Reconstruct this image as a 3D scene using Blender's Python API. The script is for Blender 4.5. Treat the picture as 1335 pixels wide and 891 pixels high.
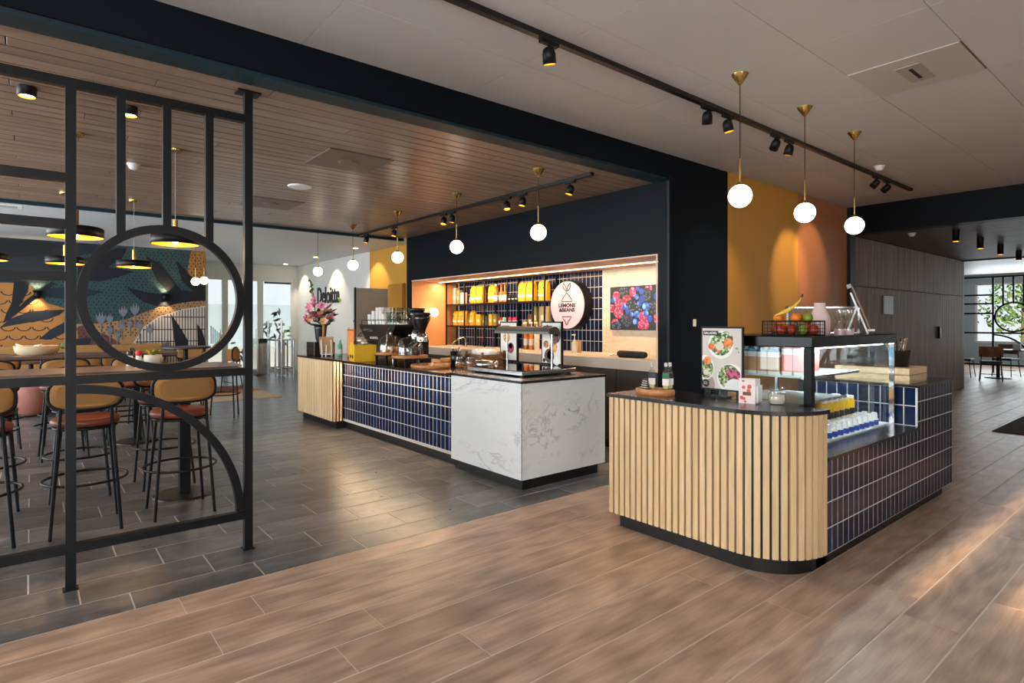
import bpy, bmesh, math, random
from mathutils import Vector, Matrix
random.seed(7)
for o in list(bpy.data.objects): bpy.data.objects.remove(o, do_unlink=True)
SC = bpy.context.scene; COL = SC.collection
PI = math.pi; R = math.radians
# ------------------------------------------------------------------ camera
# world: x runs along the beam and the planks, y along the bar, z up; lens from the two vanishing points
FPX, HY, CH = 765.0, 420.0, 1.45
CD, SD = .7735, .634
cd = bpy.data.cameras.new('camera'); cam = bpy.data.objects.new('camera', cd); COL.objects.link(cam)
cd.sensor_width = 36; cd.lens = FPX*36/1335; cd.shift_y = (HY-445.5)/1335; cd.clip_start = .05; cd.clip_end = 300
cam.location = (0, 0, CH); cam.rotation_euler = (R(90), 0, -math.atan2(SD, CD)); SC.camera = cam
# ------------------------------------------------------------------ view, world, daylight
vs = SC.view_settings; vs.view_transform = 'Standard'; vs.look = 'None'; vs.gamma = 1; vs.use_curve_mapping = False; vs.exposure = 0.12
w = bpy.data.worlds.new('sky'); SC.world = w; w.use_nodes = True
nt = w.node_tree; bg = nt.nodes['Background']
tc = nt.nodes.new('ShaderNodeTexCoord'); sx = nt.nodes.new('ShaderNodeSeparateXYZ'); rp = nt.nodes.new('ShaderNodeValToRGB')
nt.links.new(tc.outputs['Generated'], sx.inputs[0]); nt.links.new(sx.outputs[2], rp.inputs[0]); nt.links.new(rp.outputs[0], bg.inputs[0])
rp.color_ramp.elements[0].color = (.85, .93, .95, 1); rp.color_ramp.elements[1].color = (.55, .75, .95, 1); bg.inputs[1].default_value = 1.0
def area(name, loc, rot, sx_, sy_, watt, col):
    l = bpy.data.lights.new(name, 'AREA'); l.shape = 'RECTANGLE'; l.size = sx_; l.size_y = sy_; l.energy = watt; l.color = col
    o = bpy.data.objects.new(name, l); COL.objects.link(o); o.location = loc; o.rotation_euler = rot; return o
DAY = (.86, .95, 1.0)
# lamps added as daylight at the windows (walls and frames are built below)
area('daylight_fill_street', (-1.1, -2.98, 1.55), (R(90), 0, PI), 4.3, 2.3, 960, (.90, .96, 1.0))  # added fill lamp at the unseen street windows, lights the hall
area('daylight_fill_gable', (-3.97, -.2, 2.25), (0, R(-90), 0), 1.0, 2.7, 160, (.97, .97, 1))  # unseen fill lamp added in the gable slot
area('daylight_dining', (-3.97, 9.0, 1.6), (0, R(-90), 0), 2.2, 9.0, 620, DAY)  # lamp on the room side of the shut blinds, standing in for daylight
area('daylight_entrance', (4.9, 17.75, 1.6), (R(90), 0, 0), 2.4, 2.4, 320, DAY)
area('daylight_back_room', (24.7, 2.5, 1.8), (0, R(90), 0), 2.0, 6.0, 190, DAY)
sl = bpy.data.lights.new('sun', 'SUN'); sl.energy = 13; sl.color = (1, .72, .46); sl.angle = R(.8)
so = bpy.data.objects.new('sun', sl); COL.objects.link(so)
so.rotation_euler = Vector((1, 0, -.235)).to_track_quat('-Z', 'Y').to_euler()
# ------------------------------------------------------------------ pixel -> place
def ab(px): return (px-667.5)/FPX
def at(px, py, z):                       # on a horizontal plane at height z
    D = (z-CH)*FPX/(HY-py); a = ab(px); return (D*(SD+CD*a), D*(CD-SD*a))
def onV(px, V):                          # on a wall y = V -> x
    a = ab(px); return V*(SD+CD*a)/(CD-SD*a)
def onU(px, U):
    a = ab(px); return U*(CD-SD*a)/(SD+CD*a)
def zat(py, U, V): return CH+(HY-py)/FPX*(SD*U+CD*V)
# ------------------------------------------------------------------ mesh builder
class MB:
    def __init__(s): s.v = []; s.f = []; s.sm = []; s.mi = []; s.M = Matrix(); s.k = 0
    def add(s, vs_, fs, smooth=False):
        n = len(s.v); s.v += [tuple(s.M @ Vector(p)) for p in vs_]
        s.f += [tuple(i+n for i in q) for q in fs]; s.sm += [smooth]*len(fs); s.mi += [s.k]*len(fs); return s
    def box(s, x0, x1, y0, y1, z0, z1):
        return s.add([(x, y, z) for z in (z0, z1) for y in (y0, y1) for x in (x0, x1)],
                     [(0, 2, 3, 1), (4, 5, 7, 6), (0, 1, 5, 4), (2, 6, 7, 3), (0, 4, 6, 2), (1, 3, 7, 5)])
    def rbox(s, x0, x1, y0, y1, z0, z1, b=.005):       # chamfered box
        bm = bmesh.new(); vs_ = [bm.verts.new((x, y, z)) for z in (z0, z1) for y in (y0, y1) for x in (x0, x1)]
        for q in [(0, 2, 3, 1), (4, 5, 7, 6), (0, 1, 5, 4), (2, 6, 7, 3), (0, 4, 6, 2), (1, 3, 7, 5)]: bm.faces.new([vs_[i] for i in q])
        bmesh.ops.bevel(bm, geom=list(bm.edges), offset=b, segments=2, profile=.5, affect='EDGES')
        bm.verts.index_update(); s.add([v.co[:] for v in bm.verts], [[v.index for v in f.verts] for f in bm.faces]); bm.free(); return s
    def lathe(s, prof, n=20, c=(0, 0, 0), smooth=True, rx=1, ry=1):
        vs_ = []; fs = []
        for r, z in prof:
            for i in range(n):
                t = 2*PI*i/n; vs_.append((c[0]+r*rx*math.cos(t), c[1]+r*ry*math.sin(t), c[2]+z))
        for j in range(len(prof)-1):
            for i in range(n):
                k = (i+1) % n; fs.append((j*n+i, j*n+k, (j+1)*n+k, (j+1)*n+i))
        s.add(vs_, fs, smooth)
        m = len(prof)-1
        if prof[0][0] > 1e-4: s.add([vs_[i] for i in range(n)], [tuple(range(n-1, -1, -1))])
        if prof[m][0] > 1e-4: s.add([vs_[m*n+i] for i in range(n)], [tuple(range(n))])
        return s
    def open_lathe(s, prof, n=20, c=(0, 0, 0)):
        vs_ = []; fs = []
        for r, z in prof:
            for i in range(n):
                t = 2*PI*i/n; vs_.append((c[0]+r*math.cos(t), c[1]+r*math.sin(t), c[2]+z))
        for j in range(len(prof)-1):
            for i in range(n):
                k = (i+1) % n; fs.append((j*n+i, j*n+k, (j+1)*n+k, (j+1)*n+i))
        return s.add(vs_, fs, True)
    def cyl(s, x, y, z0, z1, r, n=16, r2=None): return s.lathe([(r, z0), (r if r2 is None else r2, z1)], n, (x, y, 0))
    def ball(s, c, r, n=14, sx=1, sy=1, sz=1):
        m = max(5, n//2); return s.lathe([(r*math.sin(PI*i/m), -r*sz*math.cos(PI*i/m)) for i in range(m+1)], n, c, True, sx, sy)
    def tube(s, pts, r, n=8, closed=False, sq=False):
        pts = [Vector(p) for p in pts]; N = len(pts); vs_ = []; fs = []; up = None
        for i, p in enumerate(pts):
            a = pts[i-1] if (i > 0 or closed) else p; b = pts[(i+1) % N] if (i < N-1 or closed) else p
            t = (b-a).normalized()
            if up is None:
                up = Vector((0, 0, 1)) if abs(t.z) < .9 else Vector((0, 1, 0))
            e = t.cross(up)
            if e.length < 1e-5: e = t.orthogonal()
            e.normalize(); u = e.cross(t); up = u
            for k in range(n):
                q = 2*PI*(k+(.5 if sq else 0))/n; vs_.append(p+e*r*math.cos(q)+u*r*math.sin(q))
        for i in range(N if closed else N-1):
            j = (i+1) % N
            for k in range(n): fs.append((i*n+k, i*n+(k+1) % n, j*n+(k+1) % n, j*n+k))
        s.add(vs_, fs, not sq)
        if not closed: s.add([vs_[k] for k in range(n)], [tuple(range(n-1, -1, -1))]); s.add([vs_[(N-1)*n+k] for k in range(n)], [tuple(range(n))])
        return s
    def rod(s, a, b, r, n=8): return s.tube([a, b], r, n)
    def prism(s, poly, z0, z1):               # polygon in xy, extruded in z (counter-clockwise)
        n = len(poly)
        s.add([(x, y, z0) for x, y in poly]+[(x, y, z1) for x, y in poly],
              [tuple(range(n-1, -1, -1)), tuple(range(n, 2*n))]+[(i, (i+1) % n, n+(i+1) % n, n+i) for i in range(n)]); return s
    def sweep(s, poly2, path):                # closed 2D section (a,b) carried along list of (origin, ea, eb)
        n = len(poly2); vs_ = []; fs = []
        for o, ea, eb in path:
            for a, b in poly2: vs_.append(Vector(o)+Vector(ea)*a+Vector(eb)*b)
        for j in range(len(path)-1):
            for i in range(n): fs.append((j*n+i, j*n+(i+1) % n, (j+1)*n+(i+1) % n, (j+1)*n+i))
        s.add(vs_, fs); s.add(vs_[:n], [tuple(range(n-1, -1, -1))]); s.add(vs_[-n:], [tuple(range(n))]); return s
    def mesh(s, name, mats):
        me = bpy.data.meshes.new(name); me.from_pydata(s.v, [], s.f)
        for m in (mats if isinstance(mats, (list, tuple)) else [mats]): me.materials.append(m)
        me.polygons.foreach_set('use_smooth', s.sm); me.polygons.foreach_set('material_index', s.mi); me.update(); return me
    def build(s, name, mats, parent=None, world=False):
        if world and parent is not None:
            off = Vector(); p = parent
            while p is not None: off += p.location; p = p.parent
            s.v = [(x-off.x, y-off.y, z-off.z) for x, y, z in s.v]
        o = bpy.data.objects.new(name, s.mesh(name, mats)); COL.objects.link(o); o.parent = parent; return o
    def solo(s, name, mats, label, cat, group=None, kind=None):      # a one-mesh thing, origin at its base
        xs, ys, zs = zip(*s.v); c = ((min(xs)+max(xs))/2, (min(ys)+max(ys))/2, min(zs))
        s.v = [(x-c[0], y-c[1], z-c[2]) for x, y, z in s.v]
        o = s.build(name, mats); o.location = c; tag(o, label, cat, group, kind); return o
def tag(o, label=None, cat=None, group=None, kind=None):
    if label: o['label'] = label
    if cat: o['category'] = cat
    if group: o['group'] = group
    if kind: o['kind'] = kind
    return o
def thing(name, label, cat, loc=(0, 0, 0), rz=0, group=None, kind=None):
    o = bpy.data.objects.new(name, None); o.empty_display_size = .1; COL.objects.link(o)
    o.location = loc; o.rotation_euler = (0, 0, rz); return tag(o, label, cat, group, kind)
def piece(name, me, parent, loc, rz=0):
    o = bpy.data.objects.new(name, me); COL.objects.link(o); o.parent = parent; o.location = loc
    if rz: o.rotation_euler = (0, 0, rz)
    return o
def dup(root, loc, rz=None, label=None, group=None):
    def cp(o, par):
        c = o.copy(); COL.objects.link(c); c.parent = par
        for ch in list(o.children): cp(ch, c)
        return c
    r = cp(root, None); r.location = loc
    if rz is not None: r.rotation_euler = (0, 0, rz)
    if label: r['label'] = label
    if group: r['group'] = group
    return r
# ------------------------------------------------------------------ materials
MT = {}
def nodes(name):
    m = bpy.data.materials.new(name); m.use_nodes = True; n = m.node_tree; MT[name] = m
    return m, n, n.nodes['Principled BSDF'], n.nodes['Material Output']
def L(n, a, b): n.links.new(a, b)
def mapped(n, sc=(1, 1, 1), rnd=True):
    tc = n.nodes.new('ShaderNodeTexCoord'); mp = n.nodes.new('ShaderNodeMapping'); mp.inputs['Scale'].default_value = sc
    L(n, tc.outputs['Object'], mp.inputs[0])
    oi = n.nodes.new('ShaderNodeObjectInfo'); mu = n.nodes.new('ShaderNodeMath'); mu.operation = 'MULTIPLY'; mu.inputs[1].default_value = 37.
    L(n, oi.outputs['Random'], mu.inputs[0]); return mp.outputs[0], mu.outputs[0], oi.outputs['Random']
def noise(n, vec, W, scale, detail=4, rough=.55, dist=0):
    t = n.nodes.new('ShaderNodeTexNoise'); t.noise_dimensions = '4D'; t.inputs['Scale'].default_value = scale
    t.inputs['Detail'].default_value = detail; t.inputs['Roughness'].default_value = rough; t.inputs['Distortion'].default_value = dist
    L(n, vec, t.inputs['Vector']); L(n, W, t.inputs['W']); return t.outputs['Fac']
def ramp(n, fac, stops):
    r = n.nodes.new('ShaderNodeValToRGB'); e = r.color_ramp.elements
    while len(e) < len(stops): e.new(.5)
    for el, (p, c) in zip(e, stops): el.position = p; el.color = (*c, 1) if len(c) == 3 else c
    L(n, fac, r.inputs[0]); return r.outputs[0]
def hsv(n, col, val):                    # col * value socket
    h = n.nodes.new('ShaderNodeHueSaturation'); L(n, val, h.inputs['Value'])
    if isinstance(col, tuple): h.inputs['Color'].default_value = (*col, 1)
    else: L(n, col, h.inputs['Color'])
    return h.outputs[0]
def mrange(n, s, a, b):
    m = n.nodes.new('ShaderNodeMapRange'); L(n, s, m.inputs[0]); m.inputs[3].default_value = a; m.inputs[4].default_value = b; return m.outputs[0]
def bump(n, bs, h, st=.2, d=.01):
    b = n.nodes.new('ShaderNodeBump'); b.inputs['Strength'].default_value = st; b.inputs['Distance'].default_value = d
    L(n, h, b.inputs['Height']); L(n, b.outputs[0], bs.inputs['Normal'])
def mat(name, col, rough=.5, metal=0, nz=None, rnd=0, bp=None, emit=0, ecol=None, coat=0, spec=None):
    m, n, b, out = nodes(name); b.inputs['Base Color'].default_value = (*col, 1)
    b.inputs['Roughness'].default_value = rough; b.inputs['Metallic'].default_value = metal
    if coat: b.inputs['Coat Weight'].default_value = coat
    if spec is not None: b.inputs['Specular IOR Level'].default_value = spec
    if emit: b.inputs['Emission Color'].default_value = (*(ecol or col), 1); b.inputs['Emission Strength'].default_value = emit
    c = col
    if nz or rnd or bp:
        vec, W, ri = mapped(n)
        if nz: c = hsv(n, c, mrange(n, noise(n, vec, W, nz[0], 5), 1-nz[1], 1+nz[1]))
        if rnd: c = hsv(n, c, mrange(n, ri, 1-rnd, 1+rnd))
        if nz or rnd: L(n, c, b.inputs['Base Color'])
        if bp: bump(n, b, noise(n, vec, W, bp[0], 3), bp[1], .004)
    return m
def wood(name, c1, c2, axis=0, sc=1., rough=.45, rnd=.12, knots=False, st=9., bs=.15):
    m, n, b, out = nodes(name); s = [st*sc]*3; s[axis] = sc
    vec, W, ri = mapped(n, tuple(s))
    f1 = noise(n, vec, W, 1.2, 5, .6, .8)
    col = ramp(n, f1, [(.3, c1), (.7, c2)])
    s2 = [60*sc]*3; s2[axis] = 2*sc; v2, W2, _ = mapped(n, tuple(s2)); f2 = noise(n, v2, W2, 1.5, 3)
    col = hsv(n, col, mrange(n, f2, .76, 1.2)); col = hsv(n, col, mrange(n, ri, 1-rnd, 1+rnd))
    if knots:
        s3 = [3.2, 3.2, 3.2]; s3[axis] = 1.1; v3, W3, _ = mapped(n, tuple(s3))
        vo = n.nodes.new('ShaderNodeTexVoronoi'); vo.voronoi_dimensions = '4D'; vo.inputs['Scale'].default_value = 1.0; L(n, v3, vo.inputs['Vector']); L(n, W3, vo.inputs['W'])
        col = hsv(n, col, mrange(n, ramp(n, vo.outputs['Distance'], [(.03, (0, 0, 0)), (.2, (1, 1, 1))]), .4, 1))
        vv = n.nodes.new('ShaderNodeTexWave'); vv.inputs['Scale'].default_value = .9; vv.inputs['Distortion'].default_value = 7; vv.inputs['Detail'].default_value = 2
        sw = [9, 9, 9]; sw[axis] = .9; v4, W4, r4 = mapped(n, tuple(sw))
        va = n.nodes.new('ShaderNodeVectorMath'); va.operation = 'ADD'; L(n, v4, va.inputs[0]); L(n, W4, va.inputs[1]); L(n, va.outputs[0], vv.inputs[0])
        col = hsv(n, col, mrange(n, vv.outputs['Fac'], .86, 1.08))
    L(n, col, b.inputs['Base Color']); b.inputs['Roughness'].default_value = rough; bump(n, b, f2, bs, .002); return m
def glassmat(name, tint=(1, 1, 1), lo=.04, rough=.02):
    m, n, b, out = nodes(name); t = n.nodes.new('ShaderNodeBsdfTransparent'); t.inputs[0].default_value = (*tint, 1)
    g = n.nodes.new('ShaderNodeBsdfGlossy'); g.inputs['Roughness'].default_value = rough
    lw = n.nodes.new('ShaderNodeLayerWeight'); lw.inputs[0].default_value = .5; fr = n.nodes.new('ShaderNodeMath'); fr.operation = 'POWER'; fr.inputs[1].default_value = 4; L(n, lw.outputs['Facing'], fr.inputs[0]); ad = n.nodes.new('ShaderNodeMath'); ad.operation = 'MULTIPLY_ADD'; ad.inputs[1].default_value = .55; ad.inputs[2].default_value = lo
    mx = n.nodes.new('ShaderNodeMixShader'); L(n, fr.outputs[0], ad.inputs[0]); L(n, ad.outputs[0], mx.inputs[0]); L(n, t.outputs[0], mx.inputs[1]); L(n, g.outputs[0], mx.inputs[2])
    L(n, mx.outputs[0], out.inputs[0]); return m
def marble(name, base, vein, sc=1.0, amt=1.0):
    m, n, b, out = nodes(name); vec, W, ri = mapped(n, (1.6*sc, 1.6*sc, 1.6*sc))
    mp = n.nodes.new('ShaderNodeMapping'); mp.inputs['Rotation'].default_value = (.5, .6, .4); mp.inputs['Scale'].default_value = (1, .45, 1.3); L(n, vec, mp.inputs[0]); vec = mp.outputs[0]
    f = noise(n, vec, W, 2.1, 8, .62, 1.6)
    v = ramp(n, f, [(.462, (0, 0, 0)), (.497, (1, 1, 1)), (.503, (1, 1, 1)), (.53, (0, 0, 0))])
    msk = ramp(n, noise(n, vec, W, 1.5, 3), [(.45, (0, 0, 0)), (.64, (1, 1, 1))])
    cl = noise(n, vec, W, 1.0, 4)
    mu = n.nodes.new('ShaderNodeMath'); mu.operation = 'MULTIPLY'; L(n, v, mu.inputs[0]); L(n, msk, mu.inputs[1])
    mx = n.nodes.new('ShaderNodeMix'); mx.data_type = 'RGBA'; L(n, mrange(n, mu.outputs[0], 0, .75*amt), mx.inputs[0])
    mx.inputs[6].default_value = (*base, 1); mx.inputs[7].default_value = (*vein, 1)
    L(n, hsv(n, mx.outputs[2], mrange(n, cl, .9, 1.08)), b.inputs['Base Color']); b.inputs['Roughness'].default_value = .3; return m
def emis(name, col, st, body=.3):
    m, n, b, out = nodes(name); b.inputs['Base Color'].default_value = (*[c*body for c in col], 1); b.inputs['Emission Color'].default_value = (*col, 1); b.inputs['Emission Strength'].default_value = st; b.inputs['Roughness'].default_value = .4; return m
def photo(name, cols, sc_=45):           # flat food print: voronoi patches of several colours
    m, n, b, out = nodes(name); vec, W, ri = mapped(n); vo = n.nodes.new('ShaderNodeTexVoronoi'); vo.inputs['Scale'].default_value = sc_; L(n, vec, vo.inputs['Vector'])
    sp_ = n.nodes.new('ShaderNodeSeparateColor'); L(n, vo.outputs['Color'], sp_.inputs[0]); c = ramp(n, sp_.outputs[0], [(i/max(1, len(cols)), c_) for i, c_ in enumerate(cols)])
    for nd in n.nodes:
        if nd.type == 'VALTORGB': nd.color_ramp.interpolation = 'CONSTANT'
    L(n, c, b.inputs['Base Color']); b.inputs['Roughness'].default_value = .5; return m
def S(r, g, b_):                         # sRGB 0..255 -> linear
    f = lambda c: (c/255/12.92 if c <= 10 else ((c/255+.055)/1.055)**2.4)
    return (f(r), f(g), f(b_))
oak = wood('oak_floor', S(150, 120, 100), S(199, 169, 146), 0, 1, .36, .1, True)
slate = None
def slate_mat():
    m, n, b, out = nodes('slate_tile'); vec, W, ri = mapped(n, (1, 2.2, 1))
    f = noise(n, vec, W, 3.2, 8, .68, .6); c = ramp(n, f, [(.28, S(50, 50, 53)), (.5, S(88, 88, 90)), (.62, S(108, 106, 106)), (.8, S(146, 143, 140))])
    c = hsv(n, c, mrange(n, ri, .7, 1.25)); L(n, c, b.inputs['Base Color']); f2 = noise(n, vec, W, 9, 6, .7)
    L(n, mrange(n, f2, .2, .42), b.inputs['Roughness']); bump(n, b, f, .07, .004); return m
slate = slate_mat()
grout = mat('floor_grout', S(196, 192, 186), .9)
oakgap = mat('oak_seam', S(206, 192, 176), .9)
plank = wood('ceiling_plank', S(116, 96, 84), S(150, 128, 112), 0, .8, .33, .1)
plank_y = wood('ceiling_plank_cross', S(74, 56, 44), S(108, 86, 68), 1, .8, .5, .12)
gapdark = mat('dark_gap', S(22, 18, 16), .9)
white_c = mat('white_ceiling_panel', S(200, 202, 205), .5, rnd=.015)
ceil_gap = mat('ceiling_joint', S(120, 114, 108), .9)
white_p = mat('white_wall_paint', S(226, 224, 219), .7, nz=(2, .02))
teal2 = mat('petrol_trim_paint', S(10, 42, 54), .45, spec=.3)
navyp = mat('blue_black_paint', S(3, 11, 19), .5, nz=(1.5, .06), spec=.15)
mustard = mat('mustard_wall_paint', S(205, 150, 58), .6, nz=(2, .03))
terra = mat('terracotta_wall_paint', S(186, 122, 76), .6, nz=(2, .03))
peach = mat('peach_laminate', S(222, 158, 104), .5, nz=(2, .03))
blush = mat('blush_soffit_paint', S(205, 165, 145), .5)
blackm = mat('black_powder_metal', S(15, 16, 19), .45, spec=.25)
blackp = mat('black_plastic', S(16, 16, 18), .3)
blackl = mat('black_laminate', S(30, 27, 27), .22, nz=(9, .1))
kick = mat('black_kick_board', S(14, 13, 13), .4)
dgrey = mat('dark_grey_cabinet', S(58, 55, 54), .45)
greyc = mat('taupe_cabinet', S(168, 160, 150), .5)
steel = mat('brushed_steel', S(190, 190, 190), .22, 1, nz=(30, .06))
chrome = mat('chrome', S(215, 215, 215), .08, 1)
brass = mat('brushed_brass', S(196, 164, 96), .25, 1, nz=(20, .05))
goldin = mat('gold_reflector_glow', S(230, 160, 40), .35, .4, emit=.35, ecol=S(255, 170, 30))  # the lamp's glow on the gold is put into the material as emission
opal = emis('opal_globe_glass', (1.0, .84, .64), 7)
lens = emis('warm_lamp_lens', (1.0, .78, .42), 14)
ledw = emis('warm_led_strip', (1.0, .66, .36), 6)
ledc = emis('cool_led_strip', (.85, .95, 1.0), 9)
glass = glassmat('clear_glass'); glass2 = glassmat('vitrine_glass', (.975, .99, .985), .03)
jarg = glassmat('jar_glass', (.9, .94, .93), .12, .05)
def film():
    m, n, b, out = nodes('frosted_film'); t = n.nodes.new('ShaderNodeBsdfTransparent'); d = n.nodes.new('ShaderNodeBsdfTranslucent'); d.inputs[0].default_value = (.85, .9, .9, 1)
    mx = n.nodes.new('ShaderNodeMixShader'); mx.inputs[0].default_value = .55; L(n, t.outputs[0], mx.inputs[1]); L(n, d.outputs[0], mx.inputs[2]); L(n, mx.outputs[0], out.inputs[0]); return m
film = film()
navyt = mat('navy_glazed_tile', S(14, 30, 60), .16, rnd=.4, bp=(14, .3), spec=.22)
tgrout = mat('pale_tile_grout', S(190, 186, 180), .85)
slat_oak = wood('pale_oak_slat', S(205, 172, 128), S(228, 199, 156), 2, 1, .55, .05, st=14)
greyslat = wood('grey_weathered_slat', S(104, 84, 68), S(156, 132, 110), 2, 1, .65, .14, st=12)
marb = marble('white_marble', S(220, 222, 221), S(120, 122, 126))
marbw = marble('cream_marble', S(222, 206, 182), S(150, 130, 112), 1.2, .5)
tabw = wood('dark_table_wood', S(70, 50, 40), S(104, 78, 62), 0, 1, .32, .05)
tabg = mat('dark_grey_tabletop', S(60, 58, 58), .35)
leather = mat('cognac_leather', S(116, 56, 40), .4, nz=(10, .12), bp=(60, .15))
mfab = mat('mustard_fabric', S(156, 114, 64), .85, nz=(60, .1), bp=(220, .3))
pinkf = mat('dusty_pink_fabric', S(168, 112, 100), .85, nz=(40, .08))
tealf = mat('teal_fabric', S(34, 84, 100), .85, nz=(40, .08))
walnut = wood('acacia_board', S(150, 92, 48), S(196, 138, 82), 0, 3, .4, .1)
crate_w = wood('light_crate_wood', S(205, 172, 128), S(226, 198, 158), 0, 2, .6, .06)
crate_d = wood('brown_crate_wood', S(112, 72, 42), S(146, 98, 60), 1, 2, .6, .08)
paper = mat('white_paper', S(232, 230, 226), .7); creamp = mat('cream_paper', S(226, 214, 198), .7)
yellow = mat('yellow_card', S(226, 180, 24), .5); bagy = mat('yellow_coffee_bag', S(232, 168, 28), .45, nz=(12, .12))
red = mat('red_plastic', S(190, 30, 34), .4); pinkpl = mat('hot_pink_print', S(214, 40, 108), .5); mint = mat('mint_print', S(120, 205, 170), .5)
greenl = mat('leaf_green', S(66, 104, 46), .6, nz=(8, .3), rnd=.2); dgreen = mat('dark_leaf_green', S(38, 66, 36), .6, nz=(8, .3))
pinkfl = mat('pink_petal', S(218, 130, 158), .6, nz=(10, .25)); peachfl = mat('peach_petal', S(226, 170, 140), .6, nz=(10, .2))
orangef = mat('orange_peel', S(224, 120, 24), .45, bp=(90, .3)); applef = mat('red_apple_skin', S(170, 54, 30), .3, nz=(7, .35)); pearf = mat('green_pear_skin', S(128, 142, 44), .4, nz=(9, .25))
banana = mat('banana_skin', S(232, 196, 74), .5, nz=(8, .1)); brownt = mat('dark_brown_tip', S(60, 42, 26), .7)
vasep = mat('pale_pink_matte_glass', S(226, 196, 194), .4)
signp = emis('pink_sign_face', S(246, 206, 210), .42, .5)
ink = mat('black_ink', S(18, 18, 20), .6); inkgreen = mat('lime_green_dot', S(120, 190, 20), .5)
pastry = mat('baked_pastry', S(206, 150, 80), .6, nz=(14, .25)); kraft = mat('kraft_paper', S(188, 150, 110), .8, nz=(12, .12))
silverp = mat('foil_packet', S(190, 180, 172), .3, .4, nz=(25, .5)); juice = mat('yellow_juice', S(236, 190, 30), .3); bluecap = mat('blue_plastic', S(36, 76, 170), .4)
bluel = mat('pale_blue_print', S(90, 160, 196), .5); greypl = mat('light_grey_plastic', S(150, 150, 148), .5); whitepl = mat('white_plastic', S(236, 236, 234), .35)
wglass = mat('frosted_white_cup', S(230, 228, 226), .5); bwhite = mat('white_door_frame', S(226, 224, 218), .5)
matb = mat('brown_entrance_mat', S(58, 42, 34), .95, bp=(300, .5)); matl = mat('tan_mat_stripe', S(128, 104, 80), .95)
# ================================================================== STRUCTURE
def struct(name, mb, m, label=None, cat=None):
    o = mb.build(name, m); tag(o, label, cat, kind='structure'); return o
def bx(*a): return MB().box(*a)
def tile_me(name, w, h, d, ins, m, face='z'):
    """one piece: back rectangle w x h, raised by d, front inset by ins"""
    p = [(0, 0, 0), (w, 0, 0), (w, h, 0), (0, h, 0), (0, 0, d-ins), (w, 0, d-ins), (w, h, d-ins), (0, h, d-ins),
         (ins, ins, d), (w-ins, ins, d), (w-ins, h-ins, d), (ins, h-ins, d)]
    if face == '-x': p = [(-c, -a, b) for a, b, c in p]       # a runs to -y, normal -x
    if face == '-y': p = [(a, -c, b) for a, b, c in p]        # a runs to +x, normal -y
    if face == '-z': p = [(a, h-b, -c) for a, b, c in p]      # hangs down
    mb = MB().add(p, [(0, 1, 5, 4), (1, 2, 6, 5), (2, 3, 7, 6), (3, 0, 4, 7), (4, 5, 9, 8), (5, 6, 10, 9), (6, 7, 11, 10), (7, 4, 8, 11), (8, 9, 10, 11)])
    return mb.mesh(name, m)
WZ, CZ, BZ, NZ = 2.92, 3.18, 3.10, 2.78          # wood ceiling, front ceiling, back ceiling, next-room ceiling
BV, BU = 3.66, 5.10                               # beam / mustard wall plane, bar wall plane
# ---- oak floor
fl = thing('floor', 'wide oak plank floor of the front hall', 'floor', (0, 0, 0), kind='structure')
bx(-4, 25, -3, 3.5, -.12, -.0015).build('sub_floor', oakgap, fl); bx(9.6, 25, 3.5, 8, -.12, -.0015).build('sub_floor', oakgap, fl); bx(4.4, 9.6, 3.5, 3.7, -.12, -.0015).build('sub_floor', oakgap, fl)
rows = []; v = 3.5; k = 0
while v > -3:
    wd = .22 if k == 0 else .25
    rows.append((v-wd, wd)); v -= wd; k += 1
pm = {}
far = MB(); cnt = 0
for i, (v0, wd) in enumerate(rows):
    u = -4 + [.0, -.9, -1.7, -.5, -1.3, -2.0][i % 6]
    while u < 24.9:
        ln = [2.3, 2.3, 1.75][(i+int(u*3)) % 3]; a = max(u, -4); b = min(u+ln, 25)
        if b-a > .1:
            if b < 10.6 and v0 > -2.6 and cnt < 290:
                key = (round(b-a, 3), wd)
                if key not in pm: pm[key] = tile_me('plank', b-a-.004, wd-.008, .0015, .0008, oak)
                piece('plank', pm[key], fl, (a, v0, -.0015)); cnt += 1
            else: far.box(a, b-.004, v0, v0+wd-.008, -.0015, 0)
        u += ln
for i in range(18):                              # beyond the slatted wall
    v0 = 3.5+.25*i
    for j in range(4):
        u0 = 15.0+2.4*j+(i % 3)*.7; far.box(max(u0, 15.0 if i else 9.6), min(u0+2.396, 25), v0, v0+.246, -.0015, 0)
tag(far.build('distant_planks', oak, fl), kind='stuff')
# ---- slate tile floor
fs = thing('floor_slate', 'dark slate tile floor around the bar and high tables', 'floor', (0, 3.5, 0), kind='structure')
MB().box(-4, 6.3, 3.5, 18, -.12, -.002).build('mortar_bed', grout, fs, True)
tm = {}; far = MB(); cnt = 0
v = 3.5; i = 0
while v < 17.6:
    wd = .235 if i == 0 else .315
    u = -4 - [.0, .21, .42][i % 3]*1.0
    while u < 6.15:
        a = max(u, -4); b = min(u+.63, 6.15)
        if b-a > .03 and not (3.5 < a and b < 4.2 and 4 < v < 9):
            if v < 9.4 and cnt < 296 and a > -2.6:
                key = (round(b-a, 3), wd)
                if key not in tm: tm[key] = tile_me('floor_tile', b-a-.007, wd-.009, .002, .001, slate)
                piece('floor_tile', tm[key], fs, (a, v-3.5, -.002)); cnt += 1
            else: far.box(a, b-.005, v, v+wd-.007, -.002, 0)
        u += .63
    v += wd; i += 1
tag(far.build('distant_floor_tiles', slate, fs, True), kind='stuff')
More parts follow.
